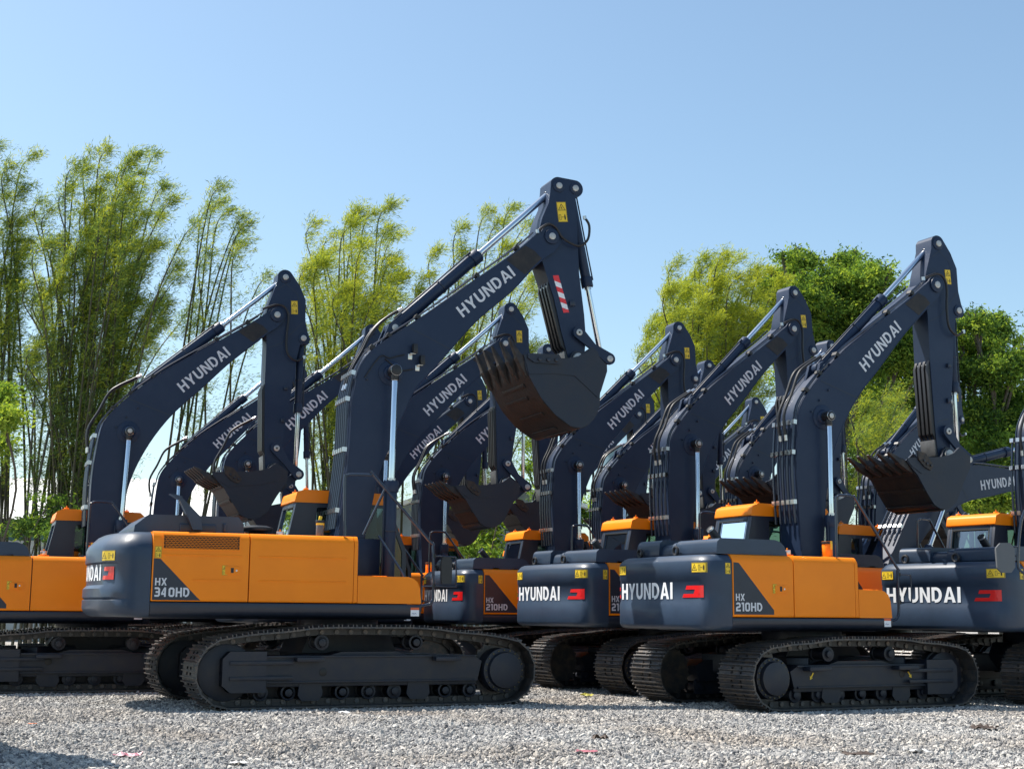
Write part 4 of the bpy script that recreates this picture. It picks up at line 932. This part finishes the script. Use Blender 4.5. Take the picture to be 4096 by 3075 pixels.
# ------------------------------------------------------------------ vegetation
def leaf_mat(name, col, trans=.45):
    m = bpy.data.materials.new(name); m.use_nodes = True; n = m.node_tree.nodes; l = m.node_tree.links; n.clear(); o = n.new('ShaderNodeOutputMaterial')
    d = n.new('ShaderNodeBsdfDiffuse'); t = n.new('ShaderNodeBsdfTranslucent'); mx = n.new('ShaderNodeMixShader'); mx.inputs[0].default_value = trans
    geo = n.new('ShaderNodeNewGeometry'); nz = n.new('ShaderNodeTexNoise'); nz.inputs['Scale'].default_value = .9; nz.inputs['Detail'].default_value = 3; l.new(geo.outputs['Position'], nz.inputs['Vector'])
    mc = n.new('ShaderNodeMixRGB'); mc.inputs[1].default_value = (col[0]*.7, col[1]*.8, col[2]*.8, 1); mc.inputs[2].default_value = (col[0]*1.35, col[1]*1.2, col[2]*1.1, 1); l.new(nz.outputs['Fac'], mc.inputs[0])
    l.new(mc.outputs[0], d.inputs[0]); g2 = n.new('ShaderNodeMixRGB'); g2.blend_type = 'MULTIPLY'; g2.inputs[0].default_value = 1; g2.inputs[2].default_value = (1.25, 1.15, .5, 1); l.new(mc.outputs[0], g2.inputs[1]); l.new(g2.outputs[0], t.inputs[0])
    l.new(d.outputs[0], mx.inputs[1]); l.new(t.outputs[0], mx.inputs[2]); l.new(mx.outputs[0], o.inputs[0]); return m
LY = leaf_mat('bamboo_leaf_yellow', (.38, .45, .07)); LG = leaf_mat('bamboo_leaf_green', (.18, .28, .10)); LD = leaf_mat('bamboo_leaf_dark', (.09, .15, .06))
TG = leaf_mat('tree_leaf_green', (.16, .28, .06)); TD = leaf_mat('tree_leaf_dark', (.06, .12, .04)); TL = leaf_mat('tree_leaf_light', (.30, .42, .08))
CULM = mat('bamboo_culm', (.06, .055, .028), .5, var=.4, vscale=2); BARK = mat('bark', (.10, .085, .065), .9, var=.3, vscale=6, bump=.3, bscale=20)
def leaves(name, C, D, L, Wd, mats, mi, parent=None, rng=RNG):
    """C centres, D directions (N,3), one folded diamond leaf each"""
    N = len(C); D = D/np.maximum(1e-6, np.linalg.norm(D, axis=1, keepdims=True)); R = rng.normal(size=(N, 3)); S = np.cross(D, R); S /= np.maximum(1e-6, np.linalg.norm(S, axis=1, keepdims=True))
    L = L[:, None]; Wd = Wd[:, None]
    V = np.stack([C, C+D*L*.45+S*Wd*.5, C+D*L, C+D*L*.45-S*Wd*.5], 1).reshape(-1, 3)
    me = bpy.data.meshes.new(name); me.vertices.add(4*N); me.vertices.foreach_set('co', V.ravel().astype(np.float32)); me.loops.add(4*N); me.loops.foreach_set('vertex_index', np.arange(4*N, dtype=np.int32))
    me.polygons.add(N); me.polygons.foreach_set('loop_start', np.arange(0, 4*N, 4, dtype=np.int32)); me.polygons.foreach_set('material_index', mi.astype(np.int32)); me.update(calc_edges=True)
    for m in mats: me.materials.append(m)
    return link(name, me, parent)
def bamboo(px0, base_px, depth, tips, ncul, label, seed, dens=1.0, yellow=.35, leafscale=1., low=.2, rad=.05):
    """tips: list of (px, py) culm tip targets in the photo frame at this depth"""
    rng = np.random.default_rng(seed); B = at(base_px, 1290, depth); B.z = 0
    root = bpy.data.objects.new('bamboo_clump', None); COL.objects.link(root); root.location = B; tag(root, label, 'bamboo', 'bamboo clumps behind the machines')
    C = []; D = []; MI = []; L = []
    for c in range(ncul):
        tp = tips[c % len(tips)]; jit = 1 if c < len(tips) else 1.0
        T = at(tp[0]-14+rng.normal(0, 12), tp[1]+8+abs(rng.normal(0, 1))*(34 if c >= len(tips) else 6), depth+rng.normal(0, 1.6))-B
        if c >= len(tips): T = Vector((T.x*rng.uniform(.55, 1.05), T.y, T.z*rng.uniform(.78, 1.0)))
        b0 = Vector((rng.normal(0, .75), rng.normal(0, .7), 0))
        mid = b0.lerp(T, .5)+Vector(((T.x-b0.x)*-.12, 0, T.z*.06))
        pts = [b0, b0.lerp(mid, .5)+Vector((-(T.x-b0.x)*.05, 0, .1)), mid, mid.lerp(T, .55)+Vector((-.05*T.x, 0, .25)), T+Vector((-.12, 0, -.5)), T+Vector((.30*rng.uniform(.3, 1.4), 0, .1))]
        P = catmull(pts, 5); mb = MB(); n = 5; vs = []
        for i, p in enumerate(P):
            f = i/(len(P)-1); r = rad*(1-f)**.7+.006
            vs.append([(p.x+r*math.cos(2*PI*k/n), p.y+r*math.sin(2*PI*k/n), p.z) for k in range(n)])
        mb.loft(vs, CULM); link('culm', mb.mesh('culm'), root)
        A = np.array([tuple(p) for p in P]); nb = int(102*dens)
        f = rng.uniform(low+rng.uniform(-.1, .12), 1.0, nb)**.85; idx = f*(len(A)-1); i0 = np.clip(idx.astype(int), 0, len(A)-2); q = A[i0]+(A[i0+1]-A[i0])*(idx-i0)[:, None]
        ln = rng.uniform(.3, 1.0, nb)*(1.3-.75*f)
        az = rng.uniform(0, 2*PI, nb); dr = np.stack([np.cos(az)+.45, np.sin(az)*.9, rng.uniform(.5, 1.5, nb)], -1); dr /= np.linalg.norm(dr, axis=1, keepdims=True)
        ycl = rng.uniform(0, 1, nb) < yellow*(.35+.9*f)
        for k in range(nb):
            m = int(rng.integers(14, 25)); tt = rng.uniform(.15, 1.0, m); bend = np.stack([.42*tt**2*ln[k], 0*tt, -.12*tt**2*ln[k]], -1)
            p = q[k]+dr[k]*ln[k]*tt[:, None]+bend+rng.normal(0, .07, (m, 3)); C.append(p)
            D.append(dr[k]*.6+rng.normal(0, .5, (m, 3))+np.array([.42, 0, -.12])); L.append(rng.uniform(.10, .24, m)*leafscale)
            hi = 0 if ycl[k] else (1 if rng.uniform() < .65 else 2); MI.append(np.where(rng.uniform(0, 1, m) < .75, hi, rng.integers(0, 3, m)))
    C = np.concatenate(C); D = np.concatenate(D); L = np.concatenate(L); MI = np.concatenate(MI)
    leaves('foliage', C, D, L, L*.115, [LY, LG, LD], MI, root, rng); return root
bamboo(0, -25, 50, [(-60, 330), (0, 305), (-20, 340), (45, 335), (10, 420), (50, 400), (60, 460), (-20, 500), (45, 540)], 22, 'bamboo clump cut by the left edge, tallest of all', 1, 1.1)
bamboo(0, 150, 50, [(240, 440), (300, 480), (200, 500), (180, 350), (225, 325), (262, 318), (300, 320), (330, 325), (120, 430), (150, 400), (205, 400), (350, 400), (370, 430), (90, 520), (70, 600), (390, 480), (400, 560), (50, 690), (300, 420)], 78, 'biggest bamboo clump with a thick bundle of stems behind the left excavator', 2, 1.15)
bamboo(0, 385, 51, [(430, 430), (478, 402), (505, 450), (545, 465), (520, 520), (560, 590), (450, 540), (585, 600)], 12, 'thin sparse bamboo clump right of the biggest one, stems spaced apart', 3, .75, low=.3)
bamboo(0, 720, 50, [(690, 480), (745, 455), (780, 450), (810, 455), (850, 440), (855, 500), (850, 560), (670, 540), (650, 600), (760, 520), (855, 640), (640, 700)], 44, 'yellowish bamboo clump between the left arm and the biggest boom', 4, 1.1, yellow=.75)
bamboo(0, 960, 52, [(1010, 480), (1060, 455), (1098, 440), (1140, 480), (1165, 500), (950, 540), (915, 590), (900, 630), (1180, 620), (1190, 700), (1000, 560), (1150, 600)], 36, 'bamboo clump leaning out behind the biggest arm', 5, 1.1, yellow=.7)
bamboo(0, 1500, 52, [(1440, 610), (1470, 560), (1520, 550), (1560, 545), (1600, 550), (1640, 580), (1680, 600), (1420, 680), (1400, 750), (1380, 820), (1500, 640), (1600, 650), (1660, 700), (1545, 600), (1460, 720), (1560, 560), (1620, 575), (1420, 900), (1400, 860), (1480, 590)], 100, 'dense yellow green bamboo thicket right of centre', 6, 1.5, yellow=.8, low=.05)
bamboo(0, 1900, 48, [(1860, 860), (1900, 830), (1940, 850), (1960, 900), (1850, 920)], 22, 'low yellow bamboo tuft before the dark trees on the right', 7, .9, yellow=.45, low=.02, leafscale=.9)

def tree(base, H, blobs, label, seed, nleaf, mats=(TG, TD, TL), kindw=(.45, .27, .28), leaf=.17, trunk_r=.22, cat='tree', grp=None, name='tree', squash=.28):
    """blobs: list of (centre Vector relative to base, radius)"""
    rng = np.random.default_rng(seed); root = bpy.data.objects.new(name, None); COL.objects.link(root); root.location = base; tag(root, label, cat, grp)
    mb = MB(); top = Vector((0, 0, H*.45)); mb.cyl((0, 0, -.1), top, trunk_r, BARK, trunk_r*.6, 10)
    tw = []
    for c, r in blobs:
        c = Vector(c); s = Vector((0, 0, min(H*.42, max(.2*H, c.z*.35)))); m1 = s.lerp(c, .5)+Vector((rng.normal(0, .3), rng.normal(0, .3), .2)); mb.tube([s, m1, c], trunk_r*.28, BARK, 6, 4)
        for _ in range(5):
            e = c+Vector(rng.normal(0, 1, 3)).normalized()*r*.85; mb.tube([m1.lerp(c, .6), c.lerp(e, .5)+Vector((0, 0, .1)), e], trunk_r*.09, BARK, 5, 3)
    link('trunk', mb.mesh('trunk'), root)
    tot = sum(r**2 for _, r in blobs); C = []; D = []; MI = []; L = []
    for c, r in blobs:
        nc = max(10, int(nleaf/30*r*r/tot)); u = rng.normal(size=(nc, 3)); u /= np.linalg.norm(u, axis=1, keepdims=True); rr = r*(rng.uniform(.1, 1.1, nc)**.5+np.where(rng.uniform(0, 1, nc) < .14, rng.uniform(0, .5, nc), 0))
        cc = np.array(tuple(c))+u*rr[:, None]*np.array([1, 1, .75]); tone = rng.choice(3, nc, p=kindw)
        dirs = rng.normal(size=(nc, 3))*np.array([1, 1, squash])+np.array([.3, 0, -.05])
        dirs /= np.linalg.norm(dirs, axis=1, keepdims=True)
        for k in range(nc):
            m = 30; tt = rng.uniform(-.5, .9, m); ln = rng.uniform(.5, 1.1)
            C.append(cc[k]+dirs[k]*tt[:, None]*ln+rng.normal(0, .09, (m, 3))); D.append(dirs[k]*.5+rng.normal(0, .6, (m, 3))+np.array([.25, 0, -.2])); L.append(rng.uniform(.6, 1.3, m)*leaf); MI.append(np.where(rng.uniform(0, 1, m) < .8, tone[k], rng.integers(0, 3, m)))
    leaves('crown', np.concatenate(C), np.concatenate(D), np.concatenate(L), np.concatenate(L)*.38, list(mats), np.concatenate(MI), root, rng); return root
def ptree(base_px, depth, spots, label, seed, nleaf, **kw):
    """spots: (px, py, radius_px) crown masses in the photo frame"""
    B = at(base_px, 1290, depth); B.z = 0; s = depth/F_PX*1.8517; rng = np.random.default_rng(seed+99)
    bl = [(at(p[0], p[1], depth+rng.uniform(-2.2, 1.5))-B, p[2]*s) for p in spots]; H = max(c.z for c, _ in bl)
    return tree(B, H, bl, label, seed, nleaf, **kw)
ptree(1800, 56, [(1700, 585, 26), (1735, 570, 22), (1830, 590, 38), (1790, 625, 55), (1860, 610, 42), (1900, 600, 22), (1745, 650, 50), (1700, 640, 35), (1660, 620, 24), (1840, 680, 60), (1760, 730, 60), (1900, 690, 50), (1700, 720, 50), (1660, 690, 36), (1880, 770, 60), (1800, 820, 60), (1725, 820, 50), (1820, 560, 14), (1712, 560, 12), (1870, 640, 40), (1950, 690, 50), (2010, 720, 55), (1950, 760, 60), (1925, 620, 16), (1690, 555, 9), (1722, 545, 9), (1750, 560, 11), (1665, 590, 12), (1800, 562, 10), (1845, 553, 9), (1880, 575, 11), (1918, 588, 10), (1735, 600, 14), (1640, 640, 12)], 'broad leafy tree rising behind the front right boom', 11, 112000)
ptree(1960, 60, [(1960, 760, 70), (1940, 850, 70), (1880, 880, 60), (1990, 680, 40), (1960, 930, 70), (1880, 960, 60), (1830, 920, 60), (1930, 1010, 60), (1860, 1040, 50)], 'dark evergreen tree behind the front right arm', 12, 60000, kindw=(.3, .62, .08))  # leaf mix mostly of the dark tone
ptree(2120, 58, [(2100, 700, 28), (2140, 720, 38), (2110, 760, 50), (2150, 800, 50), (2190, 790, 40), (2090, 810, 45), (2180, 870, 60), (2110, 900, 60), (2210, 930, 60), (2070, 930, 50), (2150, 980, 70), (2090, 1030, 60), (2200, 1040, 60), (2160, 690, 16), (2095, 680, 12), (2080, 730, 20), (2125, 682, 10), (2175, 712, 12), (2195, 735, 12), (2078, 700, 9), (2207, 760, 12)], 'leafy tree reaching the right edge with a ragged top', 13, 84000, kindw=(.46, .38, .16))
ptree(2160, 50, [(2100, 1075, 24), (2140, 1068, 26), (2180, 1070, 28), (2215, 1060, 30), (2060, 1090, 22), (2120, 1100, 24)], 'pale green leafy vine bush above the cab at the right edge', 14, 15000, kindw=(.3, .1, .6), trunk_r=.1, cat='bush', name='bush')  # leaf mix mostly of the palest tone
ptree(1350, 66, [(1300, 1090, 30), (1340, 1110, 30), (1200, 1100, 30), (1250, 1110, 26)], 'low green tree half hidden between the centre booms', 19, 7000, trunk_r=.12)
ptree(-20, 44, [(-10, 850, 26), (5, 900, 30), (-5, 960, 20)], 'branch of a yellow green tree poking in at the left edge', 15, 3800, kindw=(.3, .05, .65), trunk_r=.14)
ptree(1043, 45, [(1005, 1100, 16), (1030, 1130, 22), (1070, 1120, 18), (1045, 1170, 22), (1010, 1175, 20), (1085, 1085, 12), (1020, 1200, 18), (1065, 1190, 12)], 'slender green sapling seen under the hanging buckets', 16, 2600, kindw=(.6, .1, .3), trunk_r=.07, leaf=.2)
ptree(1170, 62, [(1165, 920, 20), (1150, 960, 26), (1180, 1000, 26), (1140, 1010, 20), (1185, 900, 12), (1170, 1060, 30)], 'feathery tree in the gap left of the centre boom', 17, 4200, kindw=(.7, .2, .1), trunk_r=.1)
ptree(70, 47, [(95, 1130, 26), (140, 1150, 30), (40, 1140, 22), (170, 1120, 28), (110, 1080, 14)], 'dark shrub at the foot of the biggest bamboo', 18, 4200, kindw=(.2, .8, .0), trunk_r=.08, cat='bush', name='bush')

# ------------------------------------------------------------------ buildings behind
ROOFW = mat('white_roof_sheet', (.74, .74, .72), .5, var=.05, vscale=1); WALLW = mat('pale_wall', (.45, .47, .46), .8, var=.12, vscale=1); TEAL = mat('teal_band', (.03, .10, .10), .6); SILO = mat('blue_tank_steel', (.30, .46, .56), .45, var=.08, vscale=.6); SHEETGB = mat('grey_blue_sheet', (.20, .25, .28), .7, var=.3, vscale=.5)  # last one is a plain grey-blue sheet colour with noise variation
def shed(name, x0, x1, y0, y1, ze, zr, label, xr=None):
    root = bpy.data.objects.new(name, None); COL.objects.link(root); root.location = ((x0+x1)/2, y0, 0); tag(root, label, 'shed'); W = (x1-x0)/2; Dp = y1-y0
    mb = MB(); mb.box(-W, W, 0, Dp, 0, ze-.9, WALLW); link('wall', mb.mesh('wall'), root)
    mb = MB(); mb.box(-W, W, -.05, Dp, ze-.9, ze-.25, TEAL); link('wall_band', mb.mesh('wall_band'), root)
    mb = MB(); n = int((2*W)/.18); vs = []
    for i in range(n+1):
        x = -W-.3+i*(2*W+.6)/n; o = .035*(1 if i % 2 else -1); vs += [(x, -.5, ze+o), (x, Dp*.5, zr+o)]
    mb.add(vs, [(2*i, 2*i+2, 2*i+3, 2*i+1) for i in range(n)], ROOFW)
    vs = [(v[0], v[1] if v[1] > 0 else Dp+.5, v[2]) for v in vs]; mb.add(vs, [(2*i, 2*i+2, 2*i+3, 2*i+1) for i in range(n)], ROOFW)
    link('roof', mb.mesh('roof', ang=80), root)
    mb = MB(); mb.prism([(0, ze-.25), (Dp, ze-.25), (Dp*.5, zr-.1)], -W+.1, -W+.2, WALLW, 'x'); mb.prism([(0, ze-.25), (Dp, ze-.25), (Dp*.5, zr-.1)], W-.2, W-.1, WALLW, 'x'); link('gable', mb.mesh('gable'), root)
a = at(-60, 1125, 62); b = at(480, 1125, 62); tz = at(0, 1030, 66).z; shed('shed', a.x-8, b.x, 62, 76, at(0, 1122, 62).z, at(0, 1032, 69).z, 'long shed with a white corrugated roof behind the bamboo on the left')
a = at(940, 1290, 64); b = at(1110, 1290, 64)
mb = MB(); z1, z2 = at(0, 1085, 64).z, at(0, 1065, 64).z
mb.prism([(a.x-3, 0), (b.x+3, 0), (b.x+3, z1), ((a.x+b.x)/2, z2+.8), (a.x-3, z1-.6)], 64, 72, SHEETGB); o = mb.mesh('wall')
rt = bpy.data.objects.new('warehouse', None); COL.objects.link(rt); tag(rt, 'grey blue warehouse wall behind the sapling', 'warehouse'); link('wall', o, rt)
mb = MB(); mid = ((a.x+b.x)/2, z2+.8)
for q, r in (((a.x-3.3, z1-.7), mid), (mid, (b.x+3.3, z1-.1))): mb.prism([(q[0], q[1]+.02), (r[0], r[1]+.02), (r[0], r[1]+.2), (q[0], q[1]+.2)], 63.4, 72.5, ROOFW)
link('roof', mb.mesh('roof'), rt)
rt = bpy.data.objects.new('storage_tank', None); c = at(1345, 1290, 60); rt.location = (c.x, 60, 0); COL.objects.link(rt); tag(rt, 'tall pale blue steel storage tank between the centre booms', 'tank')
R = (at(1400, 1000, 60).x-at(1290, 1000, 60).x)/2; zt_ = at(0, 950, 60).z; mb = MB(); mb.cyl((0, R, 0), (0, R, zt_), R, SILO, n=40); mb.cyl((0, R, zt_), (0, R, zt_+.9), R, SILO, R*.2, 40); link('shell', mb.mesh('shell', ang=25), rt)
mb = MB(); zz_ = zt_*.8
for z in np.linspace(zt_*.3, zt_*.97, 6): mb.cyl((0, R, z), (0, R, z+.06), R+.03, SILO, n=40)
link('stiffener_rings', mb.mesh('rings'), rt)
mb = MB()
for z in (1.0, 0.0): mb.tube([(-R-.5, -.2, at(0, 1050, 60).z+z-.0), (R*.2-.8, -.6, at(0, 1050, 60).z+z)], .05, DARK, 6)
for q in np.linspace(-R-.5, R*.2-.8, 4): mb.tube([(q, -.3, at(0, 1050, 60).z-.2), (q, -.3, at(0, 1050, 60).z+1.0)], .05, DARK, 6)
link('walkway', mb.mesh('walkway'), rt)

# ------------------------------------------------------------------ small litter on the gravel
def litter(name, px, py, size, m, label, cat, seed, curl=.5):
    d = CAM_H*F_PX/(py*1.8517-2451+1e-6); p = at(px, py, 10); t = CAM_H/(CAM_H-p.z); q = Vector((p.x*t, 10*t, 0)); rng = np.random.default_rng(seed)
    n = 7; mb = MB(); vs = []
    for i in range(n):
        for j in range(n):
            x = (i/(n-1)-.5)*size*(1+.2*rng.normal()*(i in (0, n-1))); y = (j/(n-1)-.5)*size*.7; vs.append((x, y, .035+abs(rng.normal(0, 1))*size*curl*.16))
    mb.add(vs, [(i*n+j, i*n+j+1, (i+1)*n+j+1, (i+1)*n+j) for i in range(n-1) for j in range(n-1)], m)
    o = link(name, mb.mesh(name, ang=20), loc=(q.x, q.y, float(hgt(np.array(q.x), np.array(q.y))))); tag(o, label, cat); return o
PINK = mat('pink_wrapper_film', (.75, .2, .28), .4, var=.5, vscale=25, dirt=(.85, .8, .8)); PALE = mat('clear_plastic', (.75, .76, .76), .3); LEAFB = mat('dry_leaf', (.06, .04, .03), .7); YL = mat('yellow_leaf', (.4, .36, .05), .7); MAG = mat('faded_red_film', (.35, .1, .13), .6); OR2 = mat('orange_scrap', (.6, .16, .05), .6)
litter('wrapper', 275, 1640, .22, PINK, 'crumpled pink and white wrapper on the gravel, lower left', 'wrapper', 1)
litter('plastic_scrap', 743, 1549, .14, PALE, 'clear plastic scrap lying in front of the biggest track', 'plastic scrap', 2)
litter('plastic_scrap', 512, 1648, .18, PALE, 'pale plastic scrap at the bottom edge, left of centre', 'plastic scrap', 3, .2)
litter('dry_leaf', 1297, 1614, .15, LEAFB, 'dark curled leaf on the gravel below centre', 'leaf', 4, 1.)
litter('plastic_scrap', 1268, 1641, .2, MAG, 'faded red film scrap below the dark curled leaf', 'plastic scrap', 5, .3)
litter('leaf_litter', 1268, 1507, .2, YL, 'yellow leaf scraps on the gravel between the machines', 'leaf', 6, .8)
litter('plastic_scrap', 70, 1566, .1, OR2, 'small orange scrap on the gravel at far left', 'plastic scrap', 7, .3)
litter('plastic_scrap', 1980, 1625, .2, PALE, 'white plastic scrap near the bottom right corner', 'plastic scrap', 8, .4)
litter('dry_leaf', 1850, 1640, .3, LEAFB, 'flat dark leaf by the bottom right', 'leaf', 9, .3)
litter('dry_leaf', 2125, 1583, .3, LEAFB, 'dry brown palm leaf before the right track', 'leaf', 10, .6)

# site cabin added unseen outside the left edge to shade the lower left corner
rt = bpy.data.objects.new('shadow_blocker', None); COL.objects.link(rt); rt.location = (-6.74, 13.49, 0); rt.rotation_euler = (0, 0, math.radians(-49.4)); tag(rt, 'site cabin added unseen outside the left edge to cast the corner shadow', 'blocker')
mb = MB(); mb.box(-1.5, 1.5, -1.0, 1.0, .02, 2.9, WALLW); link('wall', mb.mesh('wall', .02), rt)
mb = MB(); mb.box(-1.5, 1.5, -1.04, 1.04, 2.9, 3.0, SHEETGB); link('roof', mb.mesh('roof', .02), rt)
def MIRR_SHELL():
    mb = MB(); mb.prism([(-.12, -.17), (-.06, -.23), (.08, -.23), (.14, -.15), (.14, .12), (.08, .2), (-.06, .2), (-.13, .12)], -.03, .03, GREYSH); return mb.mesh('mirror', .025, 3)
# rail and mirror of the next machine, mounted on the right edge machine's step
M_ = ROOTS['M'][0]; inv = (Matrix.Translation(M_.location) @ Matrix.Rotation(M_.rotation_euler.z, 4, 'Z')).inverted()
def wp(px, py, d=20.5): return inv @ at(px, py, d)
mb = MB(); mb.tube([wp(2222, 1085), wp(2206, 1125), wp(2200, 1180), wp(2199, 1215), wp(2204, 1232), wp(2222, 1243)], .02, PIPE, 8, 3); mb.tube([wp(2168, 1180), wp(2200, 1180)], .012, PIPE, 6); mb.tube([wp(2175, 1185), wp(2200, 1205)], .010, PIPE, 6)
ra = link('handrail', mb.mesh('handrail'), M_); c = wp(2170, 1202)
mm = cached('big_mirror', lambda: m_mirror()); o = link('mirror', MIRR_SHELL(), ra, c, (0, 0, -M_.rotation_euler.z))
